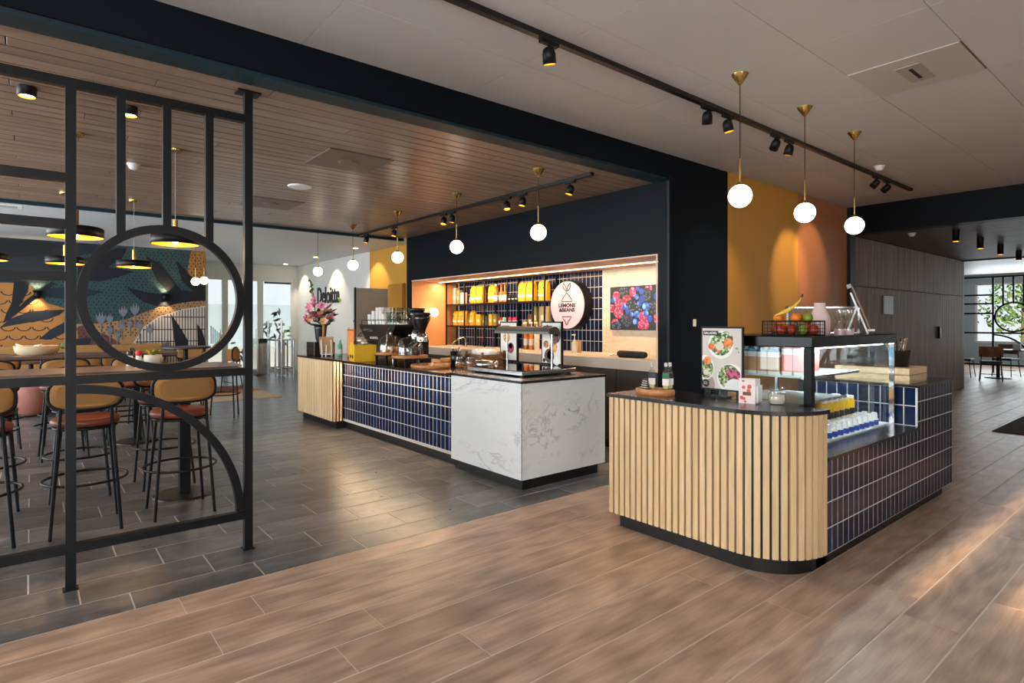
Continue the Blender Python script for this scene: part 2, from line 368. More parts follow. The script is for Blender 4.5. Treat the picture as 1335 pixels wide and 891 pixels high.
# ---- front ceiling of large white panels
ce = thing('ceiling', 'white panelled ceiling over the oak floor', 'ceiling', (0, 0, CZ), kind='structure')
bx(-4.2, 9.8, -3.2, 3.85, .006, .12).build('ceiling_slab', ceil_gap, ce)
cm = {}
for j in range(11):
    v0 = 3.0-.653*j if j else 3.0; 
    va, vb = (3.003, BV) if j == 0 else (3.0-.653*j, 3.0-.653*(j-1))
    va = max(va, -3)
    for i in range(-4, 8):
        a = max(.055+1.25*i, -4); b = min(.055+1.25*(i+1), 9.6)
        if b-a < .05 or vb-va < .05: continue
        if j == 3 and i == 3:      # the row with the diffuser: half panel + diffuser panel
            piece('ceiling_panel', tile_me('ceiling_panel', .62, vb-va-.003, .006, .001, white_c, '-z'), ce, (a, va, .006)); continue
        key = (round(b-a, 3), round(vb-va, 3))
        if key not in cm: cm[key] = tile_me('ceiling_panel', b-a-.003, vb-va-.003, .006, .001, white_c, '-z')
        piece('ceiling_panel', cm[key], ce, (a, va, .006))
vt = thing('ceiling_diffuser', 'square grey air diffuser panel with a slot in the white ceiling', 'vent', (4.735, 1.37, CZ-.004))
MB().box(-.31, .31, -.32, .32, -.001, .008).build('panel', mat('diffuser_grey', S(192, 186, 180), .5), vt)
MB().rbox(-.17, .17, -.075, .075, -.006, 0, .002).build('slot_frame', mat('diffuser_slot', S(166, 160, 154), .5), vt)
MB().box(-.11, .11, -.012, .012, -.0075, -.004).build('slot', ink, vt)
# ---- wood ceiling over the bar and tables
wc = thing('ceiling_wood', 'brown plank ceiling over the bar and high tables', 'ceiling', (0, 3.82, WZ), kind='structure')
MB().box(-4, BU, 3.82, 9.25, WZ+.012, WZ+.1).build('ceiling_slab', gapdark, wc, True)
cm = {}; v = 3.83; i = 0
while v < 9.2:
    wd = [.165, .125, .125, .145][i % 4]; wd = min(wd, 9.24-v)
    u = -4 - [0, 1.3, .6, 1.9, .9][i % 5]
    while u < BU-.02:
        a = max(u, -4); b = min(u+2.6, BU)
        if b-a > .05:
            key = (round(b-a, 3), round(wd, 3))
            if key not in cm: cm[key] = tile_me('ceiling_plank', b-a-.006, wd-.013, .012, .002, plank, '-z')
            piece('ceiling_plank', cm[key], wc, (a, v-3.82, .012))
        u += 2.6
    v += wd; i += 1
# ---- back ceiling
o = struct('ceiling_back', MB().box(-4.2, 6.3, 9.25, 17.75, BZ, BZ+.1).box(5.1, 6.3, 9.1, 9.25, BZ, BZ+.1), white_c, 'plain white ceiling beyond the wood ceiling', 'ceiling')
struct('trim_1', bx(-4, 5.1, 9.24, 9.30, WZ-.04, BZ-.001), teal2, 'thin petrol edge trim of the wood ceiling', 'trim')
# ---- beam
bm_ = thing('trim_2', 'long dark teal beam between white and wood ceilings', 'beam', (-4, BV, WZ), kind='structure')
MB().box(-4, 5.1, BV, 3.82, WZ+.025, CZ+.005).build('fascia', navyp, bm_, True); MB().box(-4, 5.1, BV+.012, 3.82, WZ+.012, WZ+.025).build('shadow_gap', ink, bm_, True)
MB().box(-4, 5.1, BV+.002, 3.83, WZ-.006, WZ+.012).build('soffit', teal2, bm_, True)
# ---- bar wall block with niche
NB, NL, NR, NT, NC = 6.04, 8.96, 3.80, 2.167, 1.035      # niche back (x), left (y), right (y), top, worktop
struct('wall_pillar', bx(BU, 6.22, BV, NR, 0, CZ+.005), navyp, 'dark teal pillar wall between the bar niche and the mustard wall', 'wall')
struct('trim_3', bx(BU-.008, BU+.012, BV-.004, BV+.02, 0, WZ+.03), ink, 'black corner bead of the pillar', 'trim')
struct('wall_bar_upper', bx(BU, NB+.14, NR, 9.14, NT, BZ-.001), navyp, 'blue black bulkhead above the bar niche', 'wall')
struct('wall_bar_end', bx(BU, NB+.14, NL, 9.14, 0, NT), navyp, 'blue black wall end beside the bar niche', 'wall')
struct('wall_niche_left', bx(BU+.004, NB, NL-.012, NL, NC-.12, NT), peach, 'peach coloured side of the bar niche', 'wall')
struct('ceiling_niche', bx(BU+.002, NB, NR, NL-.012, NT-.012, NT-.0005), blush, 'blush coloured soffit of the bar niche', 'ceiling')
struct('trim_4', bx(BU-.006, BU+.002, NR+.02, NL, NT-.014, NT), mat('pale_edge', S(226, 196, 176), .5), 'pale edge line around the niche top', 'trim')
struct('trim_5', bx(BU-.006, BU+.002, NR+.004, NR+.02, NC-.12, NT), MT['pale_edge'], 'pale upright edge line of the niche', 'trim')
struct('wall_niche_marble', bx(NB-.012, NB, NR, 5.41, NC-.12, NT-.012), marbw, 'cream marble panel behind the berry screen', 'wall')
nb = thing('wall_niche_back', 'navy tiled back wall of the bar niche', 'wall', (NB, NL-.012, NC), kind='structure')
MB().box(NB, NB+.14, NR, NL, 0, NT).build('wall_core', tgrout, nb, True)
tme = tile_me('tile', .069, .142, .0015, .0007, navyt, '-x'); cnt = 0; rest = MB()
ncol = int((NL-.012-5.41)/.077); 
cut = {}
for r_ in range(8):
    z0 = r_*.15
    hh = min(.142, NT-.012-NC-z0-.002)
    if hh < .02: continue
    for c_ in range(ncol):
        y0 = -(NL-.012-5.41)+(c_+1)*.077-.002
        if cnt < 298:
            if hh > .1415: me = tme
            else:
                if 'c' not in cut: cut['c'] = tile_me('tile', .069, hh, .0015, .0007, navyt, '-x')
                me = cut['c']
            piece('tile', me, nb, (0, y0, z0+.002)); cnt += 1
        else:
            Y = NL-.012+y0; rest.box(NB-.003, NB, Y-.069, Y, NC+z0+.002, NC+z0+.002+hh)
if rest.v: tag(rest.build('upper_tiles', navyt, nb, True), kind='stuff')
# ---- coloured walls
struct('wall_mustard', bx(6.22, 7.96, BV, 3.80, 0, CZ+.005), mustard, 'mustard yellow wall behind the glass display', 'wall')
struct('wall_terracotta', bx(7.96, 9.56, BV, 3.80, 0, CZ+.005), terra, 'terracotta coloured wall behind the vase', 'wall')
struct('trim_6', bx(9.56, 9.74, BV-.05, 3.80, 0, CZ+.005), ink, 'black door post beside the terracotta wall', 'trim')
struct('trim_7', bx(9.58, 9.80, -3, BV-.05, NZ-.01, CZ+.005), navyp, 'blue black beam across the passage to the back room', 'beam')
# ---- grey slatted wall of the passage
sw = thing('wall_slatted', 'grey weathered wood slat wall along the passage', 'wall', (9.74, BV+.02, 0), kind='structure')
MB().box(9.74, 15.66, BV+.02, 3.80, 0, NZ+.1).build('wall_core', gapdark, sw, True); sa = tile_me('slat', .068, 1.995, .02, .003, greyslat, '-y'); sb_ = tile_me('slat', .068, NZ-2.02, .02, .003, greyslat, '-y')
for i in range(76):
    piece('slat', sa, sw, (.005+i*.0778, 0, .01)); piece('slat', sb_, sw, (.005+i*.0778, 0, 2.013))
struct('wall_passage_end', bx(15.66, 15.8, BV, 8, 0, 3.2), greyslat, 'end of the slatted wall block', 'wall')
# ---- next room ceiling
wc2 = thing('ceiling_passage', 'dark plank ceiling over the passage to the back room', 'ceiling', (9.8, -3, NZ), kind='structure')
MB().box(9.7, 15.7, -3.2, BV+.02, NZ+.012, NZ+.1).build('ceiling_slab', gapdark, wc2, True)
cme = tile_me('ceiling_plank', .13, 6.64, .012, .002, plank_y, '-z')
for i in range(41): piece('ceiling_plank', cme, wc2, (i*.1428, 0, .012))
struct('ceiling_far', bx(15.66, 25, -3, 8, 3.05, 3.15), white_c, 'white ceiling of the back room', 'ceiling'); struct('trim_8', bx(15.6, 15.7, -3, BV, NZ-.02, 3.12), navyp, 'dark edge where the passage ceiling stops', 'trim')
# ---- outer walls
pale = mat('pale_blue_grey_paint', S(176, 190, 194), .7)
fw = MB().box(25, 25.2, -3, 8, 0, .75).box(25, 25.2, -3, 8, 2.75, 3.15).box(25, 25.2, 5.5, 8, .75, 2.75).box(25, 25.2, 2.0, 2.5, .75, 2.75).box(25, 25.2, -3, -1, .75, 2.75)
struct('wall_far', fw, pale, 'pale wall with windows at the end of the back room', 'wall')
struct('wall_far_side', bx(15.8, 25.2, 8, 8.2, 0, 3.15), pale, 'pale side wall of the back room', 'wall')
gw = MB().box(-4.2, -4, -3, 18, 0, .5).box(-4.2, -4, -3, 18, 2.75, 3.3).box(-4.2, -4, -3, 1.15, .5, 1.76).box(-4.2, -4, -3, -1.6, 1.76, 2.75).box(-4.2, -4, 1.15, 4.5, .5, 2.75).box(-4.2, -4, 13.5, 18, .5, 2.75)  # high slot in this unseen wall is cut to shape the sun streaks
struct('wall_left', gw, white_p, 'white window wall at the left of the dining area', 'wall')
sw2 = MB().box(-4.2, 25.2, -3.2, -3, 0, .4).box(-4.2, 25.2, -3.2, -3, 2.75, 3.3).box(-4.2, -3.3, -3.2, -3, .4, 2.75).box(1.1, 25.2, -3.2, -3, .4, 2.75)
struct('wall_street', sw2, white_p, 'white window wall on the street side', 'wall')
def window(n, label, segs, axis, pos, m=bwhite, gl=True, blind=False):
    """segs: list of (a0, a1, z0, z1) openings; frame bars and a pane each"""
    a0, a1, z0, z1 = segs[0][0], segs[-1][1], segs[0][2], segs[0][3]
    loc = (pos, a0, z0) if axis == 'x' else (a0, pos, z0)
    t = thing('window_%d' % n, label, 'window', loc, kind='structure')
    def bar(p, q, r_, s, d=.06, nm='frame_bar', mm=m):
        b = MB().box(pos-d, pos+d, p, q, r_, s) if axis == 'x' else MB().box(p, q, pos-d, pos+d, r_, s)
        return b.build(nm, mm, t, True)
    for p, q, r_, s in segs:
        bar(p, p+.05, r_, s); bar(q-.05, q, r_, s); bar(p+.05, q-.05, r_, r_+.05); bar(p+.05, q-.05, s-.05, s)
        if blind: bar(p+.05, q-.05, r_+.05, s-.05, .01, 'sun_blocking_blind', white_p)  # opaque sheet added to stop the sun
        elif gl: bar(p+.05, q-.05, r_+.05, s-.05, .005, 'pane', glass)
    return t
window(1, 'white framed windows with trees outside at the end of the back room', [(-1, .5, .75, 2.75), (.5, 2.0, .75, 2.75)], 'x', 25.1)
window(2, 'white framed window behind the black screen of the back room', [(2.5, 4.0, .75, 2.75), (4.0, 5.5, .75, 2.75)], 'x', 25.1)
window(3, 'row of street windows added behind the viewer for daylight', [(-3.3+2.2*i, -1.1+2.2*i, .4, 2.75) for i in range(2)], 'y', -3.1)  # unseen windows added for daylight, kept left so the right stays darker
window(4, 'row of dining windows with blinds added against the sun', [(4.5+1.8*i, 6.3+1.8*i, .5, 2.75) for i in range(5)], 'x', -4.1, blind=True)  # shut blinds added to keep the low sun out of the dining area
window(5, 'high gable window added behind the viewer to shape the sun streaks', [(-1.6, -.55, 1.76, 2.75), (-.45, .77, 1.76, 2.75), (.95, 1.15, 1.76, 2.75)], 'x', -4.1, gl=False)  # unseen window added; its sill and gaps shape the floor's sun streaks
struct('trim_9', MB().box(-4.16, -4.04, .77, .95, 1.76, 2.75).box(-4.16, -4.04, -.55, -.45, 1.76, 2.75), bwhite, 'mullions added to the high gable window to stripe the sunlight', 'trim')  # added bars that cut the low sun into streaks
# ---- back hall walls
struct('wall_logo', bx(6.15, 6.3, 12.77, 17.7, 0, BZ), white_p, 'white wall with raised lettering beyond the bar', 'wall')
struct('wall_mustard_back', bx(6.15, 6.3, 9.14, 12.77, 0, BZ), mustard, 'mustard wall section beyond the bar', 'wall')
MV, ME, DV = 15.15, 3.16, 17.6
struct('wall_mural', bx(-4, ME, MV, MV+.15, 0, BZ), mat('mural_ground', S(46, 70, 72), .8, nz=(3, .08)), 'deep green wall carrying the painted mural', 'wall')
struct('wall_mural_return', bx(ME-.15, ME, MV+.15, DV, 0, BZ), white_p, 'white end of the mural wall', 'wall')
struct('wall_entrance', MB().box(ME, 3.66, DV, DV+.15, 0, BZ).box(3.66, 6.05, DV, DV+.15, 2.72, BZ).box(6.05, 6.3, DV, DV+.15, 0, BZ), white_p, 'white wall above the glass entrance', 'wall')
def glass_door(n, u0, u1, label, closer=False):
    t = thing('door_%d' % n, label, 'door', (u0, DV+.05, 0), kind='structure')
    f = .075
    for a, b, c, d in ((u0, u0+f, 0, 2.72), (u1-f, u1, 0, 2.72), (u0+f, u1-f, 2.62, 2.72), (u0+f, u1-f, 0, .1)):
        MB().box(a, b, DV+.02, DV+.1, c, d).build('frame_bar', bwhite, t, True)
    MB().box(u0+f, u1-f, DV+.055, DV+.063, .1, 2.62).build('pane', glass, t, True)
    MB().box(u0+f, u1-f, DV+.05, DV+.053, .75, 1.95).build('frosted_film', film, t, True)
    MB().rod((u1-f-.05, DV, .9), (u1-f-.05, DV, 1.25), .012).build('handle', steel, t, True)
    if closer: MB().box(u0+.1, u1-.1, DV-.02, DV+.02, 2.56, 2.61).build('door_closer', ink, t, True)
    return t
d1 = glass_door(1, 3.66, 4.16, 'narrow glass side panel of the entrance'); d2 = glass_door(2, 4.16, 5.1, 'white framed glass door of the entrance')
d3 = glass_door(3, 5.1, 6.05, 'glass entrance door with a black closer and leaf decals', True)
tealv = mat('turquoise_decal', S(60, 178, 176), .6); greyv = mat('grey_leaf_decal', S(120, 130, 128), .7); limev = mat('lime_leaf_decal', S(150, 190, 80), .7)
mb = MB()
for i in range(6): mb.box(3.80+i*.05, 3.825+i*.05, DV+.045, DV+.047, .85, 1.35-i*.05)
mb.build('decal', tealv, d1, True)
def leafpoly(mb, x, z, ang, ln, wd, y0, y1):
    P = [];
    for i in range(9):
        t = i/8; P.append((t*ln, wd*math.sin(PI*t)))
    P += [(t*ln, -wd*math.sin(PI*t)) for t in [i/8 for i in range(7, 0, -1)]]
    c, s_ = math.cos(ang), math.sin(ang); n = len(P); q = [(x+a*c-b*s_, z+a*s_+b*c) for a, b in P]
    mb.add([(a, y0, b) for a, b in q]+[(a, y1, b) for a, b in q], [tuple(range(n)), tuple(range(2*n-1, n-1, -1))]+[(i, (i+1) % n, n+(i+1) % n, n+i) for i in range(n)])
for (dd, mm, pts) in ((d3, greyv, 26), (d3, limev, 7), (d2, greyv, 6)):
    mb = MB()
    for i in range(pts):
        if mm is limev: x, z = 5.72+random.random()*.2, .9+random.random()*.55
        elif dd is d3: x, z = 5.25+random.random()*.5, .85+random.random()*.95
        else: x, z = 4.45+random.random()*.3, .4+random.random()*.5
        leafpoly(mb, x, z, random.random()*6.28, .16+random.random()*.1, .03, DV+.044, DV+.047)
    mb.build('leaf_decal', mm, dd, True)
# ---- outside
struct('ground_outside', MB().box(25.2, 60, -30, 40, -.2, -.1).box(-10, 25, 17.8, 40, -.2, -.1), mat('pale_paving', S(176, 180, 172), .9), 'pale paving outside the windows', 'ground')
bark = mat('tree_bark', S(84, 74, 62), .9)
for i, (u, v, h, r_) in enumerate([(33, 8.6, 6, 1.5), (37, 6.2, 7, 1.6), (41, 10.5, 6.5, 1.8), (33, 4.2, 6, 1.4), (42, 2.5, 7, 2.0)]):
    t = thing('tree', ['leafy tree seen at the left edge of the far window', 'tall tree in the middle of the far window', 'tree standing furthest left outside the back room', 'tree seen inside the circle of the far screen', 'distant tree at the right edge of the far window'][i], 'tree', (u, v, -.1), group='trees outside the back room')
    MB().cyl(0, 0, 0, h*.6, .16, 8, .09).build('trunk', bark, t)
    mb = MB()
    for k in range(700):
        a, b = random.random()*2*PI, random.random()*2-1; rr = r_*random.random()**.4; c = Vector((rr*math.cos(a)*math.sqrt(1-b*b), rr*math.sin(a)*math.sqrt(1-b*b), 2.3+rr*b*1.1))
        q = Vector((random.gauss(0, 1), random.gauss(0, 1), random.gauss(0, 1))).normalized(); p = q.orthogonal()*.11; s_ = q.cross(p)
        mb.add([c-p, c-s_*.5, c+p, c+s_*.5], [(0, 1, 2, 3)])
    tag(mb.build('foliage', greenl, t), kind='stuff')
# ================================================================== MURAL (flat painting on the wall y = MV)
def A_(x, y): return (x/4.95, 300+y/4.95)
def B_(x, y): return (130+x/5.24, 310+y/5.24)
def mp(p):
    V = MV; u = onV(p[0], V); return (u, zat(p[1], u, V))
mural = thing('mural', 'large painted mural of dark leaves, scallops and tulips on the dining wall', 'mural', (-.5, MV, 0))
mc = {k: mat('mural_'+k, c, .8, nz=(4, .08)) for k, c in dict(leaf=S(16, 18, 26), leafb=S(24, 34, 46), mustard=S(164, 112, 54), tan=S(158, 120, 80), plum=S(100, 54, 62), tulip=S(112, 116, 128), stripe=S(196, 188, 178), brown=S(64, 46, 40), dot=S(14, 20, 24), night=S(22, 34, 40)).items()}
LAY = [0]
def mshape(name, col, polys):
    mb = MB(); LAY[0] += 1; d = .0006*LAY[0]
    for P in polys:
        n = len(P); y0, y1 = MV-.0005, MV-.001-d
        mb.add([(a, y0, b) for a, b in P]+[(a, y1, b) for a, b in P], [tuple(range(n, 2*n))]+[(i, (i+1) % n, n+(i+1) % n, n+i) for i in range(n)])
    return mb.build(name, mc[col], mural, True)
def wpoly(f, pts): return [(min(max(u, -3.95), ME-.005), min(max(z, .02), BZ-.01)) for u, z in (mp(f(*p)) for p in pts)]
mshape('mustard_field', 'mustard', [wpoly(B_, [(625, 60), (735, 60), (735, 390), (620, 300), (600, 220)])])
mshape('tan_hill', 'tan', [wpoly(B_, [(-60, 590), (0, 585), (180, 560), (400, 475), (735, 420), (735, 1300), (-300, 1300), (-180, 590)])])
mshape('plum_hill', 'plum', [wpoly(B_, [(-210, 640), (-120, 600), (60, 670), (190, 755), (260, 1300), (-240, 1300)])])
mshape('night_sky', 'night', [wpoly(A_, [(-400, 0), (0, 0), (420, 60), (640, 95), (600, 150), (430, 180), (420, 260), (300, 345), (0, 335), (-400, 330)])])
sp = wpoly(B_, [(200, 765), (300, 610), (400, 540), (560, 490), (735, 465), (735, 1300), (190, 1300)])
mshape('striped_field', 'stripe', [sp])
u0 = min(p[0] for p in sp); u1 = ME-.01; st = []
top = [mp(B_(*p)) for p in [(200, 765), (300, 610), (400, 540), (560, 490), (735, 465)]]
def topz(u):
    for (a, za), (b, zb) in zip(top, top[1:]):
        if a <= u <= b: return za+(zb-za)*(u-a)/(b-a)
    return top[-1][1]
u = top[0][0]+.03
while u < u1-.02: st.append([(u, .02), (u+.018, .02), (u+.018, topz(u)-.02), (u, topz(u)-.02)]); u += .058
for z in (.75, 1.0, 1.27, 1.55):
    us = [p[0] for p in top if True]; a = top[0][0]
    while a < u1 and topz(a) < z+.05: a += .02
    if a < u1: st.append([(a, z), (u1, z), (u1, z+.022), (a, z+.022)])
mshape('stripes', 'brown', st)
dots = []
def inside(pt, poly):
    c = False; n = len(poly)
    for i in range(n):
        (x1, y1), (x2, y2) = poly[i], poly[i-1]
        if (y1 > pt[1]) != (y2 > pt[1]) and pt[0] < (x2-x1)*(pt[1]-y1)/(y2-y1)+x1: c = not c
    return c
for i in range(70):
    for j in range(30):
        u = -2.5+i*.085+(j % 2)*.04+random.uniform(-.015, .015); z = 1.15+j*.066+random.uniform(-.012, .012)
        if u < ME-.05 and z < BZ-.04 and not inside((u, z), sp):
            r_ = .016; dots.append([(u-r_, z), (u, z-r_*1.2), (u+r_, z), (u, z+r_*1.2)])
mshape('dots', 'dot', dots); 
mshape('mustard_hill', 'mustard', [wpoly(A_, [(-400, 338), (0, 340), (180, 345), (300, 470), (415, 505), (415, 600), (500, 650), (520, 1300), (-400, 1300)])])
def scallop(u, z, r_=.115, t=.022):
    o_ = [(u+r_*math.cos(PI+PI*i/8), z+r_*.75*math.sin(PI+PI*i/8)) for i in range(9)]
    return o_+[(u+(r_-t)*math.cos(2*PI-PI*i/8), z+(r_-t)*.75*math.sin(2*PI-PI*i/8)) for i in range(9)]
mh = wpoly(A_, [(-400, 338), (0, 340), (180, 345), (300, 470), (415, 505), (415, 600), (500, 650), (520, 1300), (-400, 1300)])
sc = []
for j in range(12):
    for i in range(22):
        u = -3.4+i*.235+(j % 2)*.117; z = .3+j*.175
        if inside((u, z), mh) and inside((u-.1, z), mh) and inside((u+.1, z), mh): sc.append(scallop(u, z))
mshape('scallops', 'dot', sc)
for pts, f, c in [([(-200, 60), (0, 60), (200, 65), (380, 90), (330, 150), (150, 175), (-200, 170)], A_, 'leaf'),
    ([(90, 335), (190, 335), (180, 400), (120, 500), (60, 565), (20, 600), (40, 540), (75, 470)], A_, 'leaf'),
    ([(-120, 650), (0, 630), (60, 575), (200, 525), (320, 518), (425, 515), (380, 550), (300, 580), (100, 612), (0, 632)], A_, 'leafb'),
    ([(330, 335), (360, 345), (200, 470), (60, 580), (20, 600), (170, 450)], A_, 'leaf'),
    ([(240, 410), (330, 375), (480, 370), (665, 398), (540, 440), (400, 445), (300, 430)], A_, 'leafb'),
    ([(250, 705), (330, 640), (425, 590), (425, 660), (330, 708)], A_, 'leafb'),
    ([(400, 740), (480, 705), (600, 690), (580, 730), (500, 770), (400, 775)], A_, 'leafb'),
    ([(-150, 150), (0, 120), (120, 70), (185, 72), (140, 150), (60, 200), (230, 232), (120, 272), (0, 300), (-150, 290)], B_, 'leaf'),
    ([(315, 130), (400, 170), (500, 300), (560, 360), (735, 375), (735, 430), (560, 440), (460, 470), (390, 468), (300, 440), (220, 380), (185, 340), (330, 375), (440, 390), (470, 380), (390, 290)], B_, 'leaf'),
    ([(520, 155), (600, 250), (735, 330), (735, 400), (650, 385), (560, 290)], B_, 'leaf'),
    ([(488, 525), (540, 600), (600, 700), (625, 1100), (560, 1100), (500, 640)], B_, 'leaf'),
    ([(665, 590), (700, 640), (735, 720), (735, 1100), (675, 1100)], B_, 'leaf')]:
    mshape('leaf', c, [wpoly(f, pts)])
tl = []
for x, y, s_ in ((160, 505, 1), (240, 490, 1.05), (68, 555, .85), (8, 552, 1.1), (150, 600, .8), (205, 585, .7), (70, 630, .7), (120, 660, .7), (340, 625, .8), (270, 600, .8), (30, 715, .6), (450, 735, .8), (290, 740, .7)):
    mshape('tulip', 'tulip', [wpoly(B_, [(x-28*s_, y+8*s_), (x-30*s_, y-30*s_), (x-18*s_, y-5*s_), (x-8*s_, y-42*s_), (x, y-8*s_), (x+10*s_, y-45*s_), (x+18*s_, y-5*s_), (x+30*s_, y-34*s_), (x+28*s_, y+10*s_), (x+10*s_, y+34*s_), (x-8*s_, y+34*s_)])])
    LAY[0] -= 1; mshape('tulip_stem', 'tulip', [wpoly(B_, [(x-3, y+34*s_), (x+4, y+34*s_), (x+4, y+120*s_), (x-3, y+120*s_)])])
# ---- sconces on the mural
def spot(parent, loc, aim, watt, size, col=(1, .72, .42), blend=.6, rad=.02):
    l = bpy.data.lights.new('lamp_light', 'SPOT'); l.energy = watt; l.spot_size = R(size); l.spot_blend = blend; l.color = col; l.shadow_soft_size = rad
    o = bpy.data.objects.new('lamp_light', l); COL.objects.link(o); o.parent = parent; o.location = loc
    o.rotation_euler = Vector(aim).to_track_quat('-Z', 'Y').to_euler(); return o
def sconce(px, lab):
    u = onV(px, MV-.09)
    t = thing('wall_sconce', lab, 'wall lamp', (u, MV-.09, 2.0), group='double cone sconces on the mural')
    MB().box(-.025, .025, .02, .055, -.05, .05).build('bracket', blackm, t)
    MB().cyl(0, 0, -.03, .03, .045, 16).build('body', blackm, t)
    for s_ in (1, -1):
        mb = MB(); P = [(.044, .03*s_), (.075, .075*s_)]
        mb.open_lathe(P if s_ > 0 else P[::-1], 18); mb.build('cone', blackm, t)
        MB().cyl(0, 0, .035*s_-.004, .035*s_+.004, .03, 12).build('bulb', lens, t)
        spot(t, (0, 0, .06*s_), (0, .25, s_), 16, 95)
sconce(48, 'black double cone sconce on the scallop pattern of the mural'); sconce(215, 'black double cone sconce on the dark leaf of the mural')
# ================================================================== PARTITION SCREEN
def partition(name, label, O, eu, sz=1.0, ext=True, top=WZ):
    """O = base of post 1 (x,y); eu = unit vector along the screen"""
    t = thing(name, label, 'room divider', (O[0], O[1], 0)); e = Vector((eu[0], eu[1], 0)); n = Vector((-eu[1], eu[0], 0))
    h = .024
    def rect(nm, a0, a1, z0, z1, hh=h):
        mb = MB(); c = [e*a0-n*hh, e*a1-n*hh, e*a1+n*hh, e*a0+n*hh]
        mb.add([(p.x, p.y, z0) for p in c]+[(p.x, p.y, z1) for p in c], [(3, 2, 1, 0), (4, 5, 6, 7), (0, 1, 5, 4), (1, 2, 6, 5), (2, 3, 7, 6), (3, 0, 4, 7)])
        return mb.build(nm, blackm, t)
    W = .908; zt, zm, zb = 2.745, 1.135, .222
    def post(a, z1): rect('post', a-h, a+h, .004, z1); rect('foot', a-.035, a+.035, 0, .006, .035)
    post(0, zt+h); post(W, top-.012); rect('ceiling_plate', W-.07, W+.07, top-.012, top-.001, .05)
    rect('rail', h, W-h, zt-h, zt+h); rect('rail', h, W-h, zm-h, zm+h); rect('rail', h, W-h, zb-h, zb+h)
    cx, cz, Ro, Ri = W/2, zm+h+.43, .43, .385
    for i in (1, 2, 3):
        a = W*i/4; zz = cz+math.sqrt(max(0, Ro**2-(a-cx)**2))-.01; rect('upright', a-h*.9, a+h*.9, zz, zt-h)
    def arc(nm, ox, oz, ro, ri, a0, a1, N):
        mb = MB(); path = []
        for i in range(N+1):
            q = a0+(a1-a0)*i/N; d = e*math.cos(q)+Vector((0, 0, math.sin(q)))
            path.append((e*ox+Vector((0, 0, oz)), d, n))
        mb.sweep([(ri, -h*.94), (ro, -h*.94), (ro, h*.94), (ri, h*.94)], path); return mb.build(nm, blackm, t)
    arc('ring', cx, cz, Ro, Ri, 0, 2*PI, 64); arc('arch', 0, zb, .884, .838, R(1.7), PI/2-R(1.7), 28)
    if ext:
        post(-W, zt+h)
        for z in (zt, 2.229, 1.979, 1.696, zm, zb): rect('rail', -W+h, -h, z-h, z+h)
    return t
partition('partition_screen', 'black steel room divider with a ring and quarter arch beside the high tables', (.166, 3.98), (1, 0))
partition('partition_screen', 'black steel room divider with a ring in the back room by the windows', (21.4, 4.28), (0, -1), ext=True, top=3.05)
# ================================================================== HIGH TABLES AND STOOLS
def bar_table(name, lab, u0, u1, vc, legs):
    t = thing(name, lab, 'table', ((u0+u1)/2, vc, 0), group='long high tables')
    hw = .34; P = [(u0, vc-hw)]
    for i in range(13): q = -PI/2+PI*i/12; P.append((u1-.2+.2*math.copysign(abs(math.cos(q))**.7, math.cos(q)), vc+hw*math.copysign(abs(math.sin(q))**.7, math.sin(q))))
    P.append((u0, vc+hw)); MB().prism(P, 1.05, 1.082).build('tabletop', tabw, t, True)
    MB().prism([(x*.995 if x > 0 else x, vc+(y-vc)*.97) for x, y in P], 1.035, 1.05).build('underframe', blackm, t, True)
    for l in legs:
        g = MB().box(l-.04, l+.04, vc-.04, vc+.04, .02, 1.035).build('leg', blackm, t, True); MB().lathe([(.235, 0), (.235, .008), (.22, .014)], 32, (l, vc, 0)).build('base_plate', mat('dark_bronze_base', S(54, 46, 42), .35, .6) if 'dark_bronze_base' not in MT else MT['dark_bronze_base'], g, True)
bar_table('high_table', 'long high table with a rounded end nearest the black divider', -2.4, 1.42, 5.58, (-.9, 1.0))
bar_table('high_table', 'long high table with a woven basket, second from the divider', -2.4, 1.42, 8.40, (-.9, 1.0))
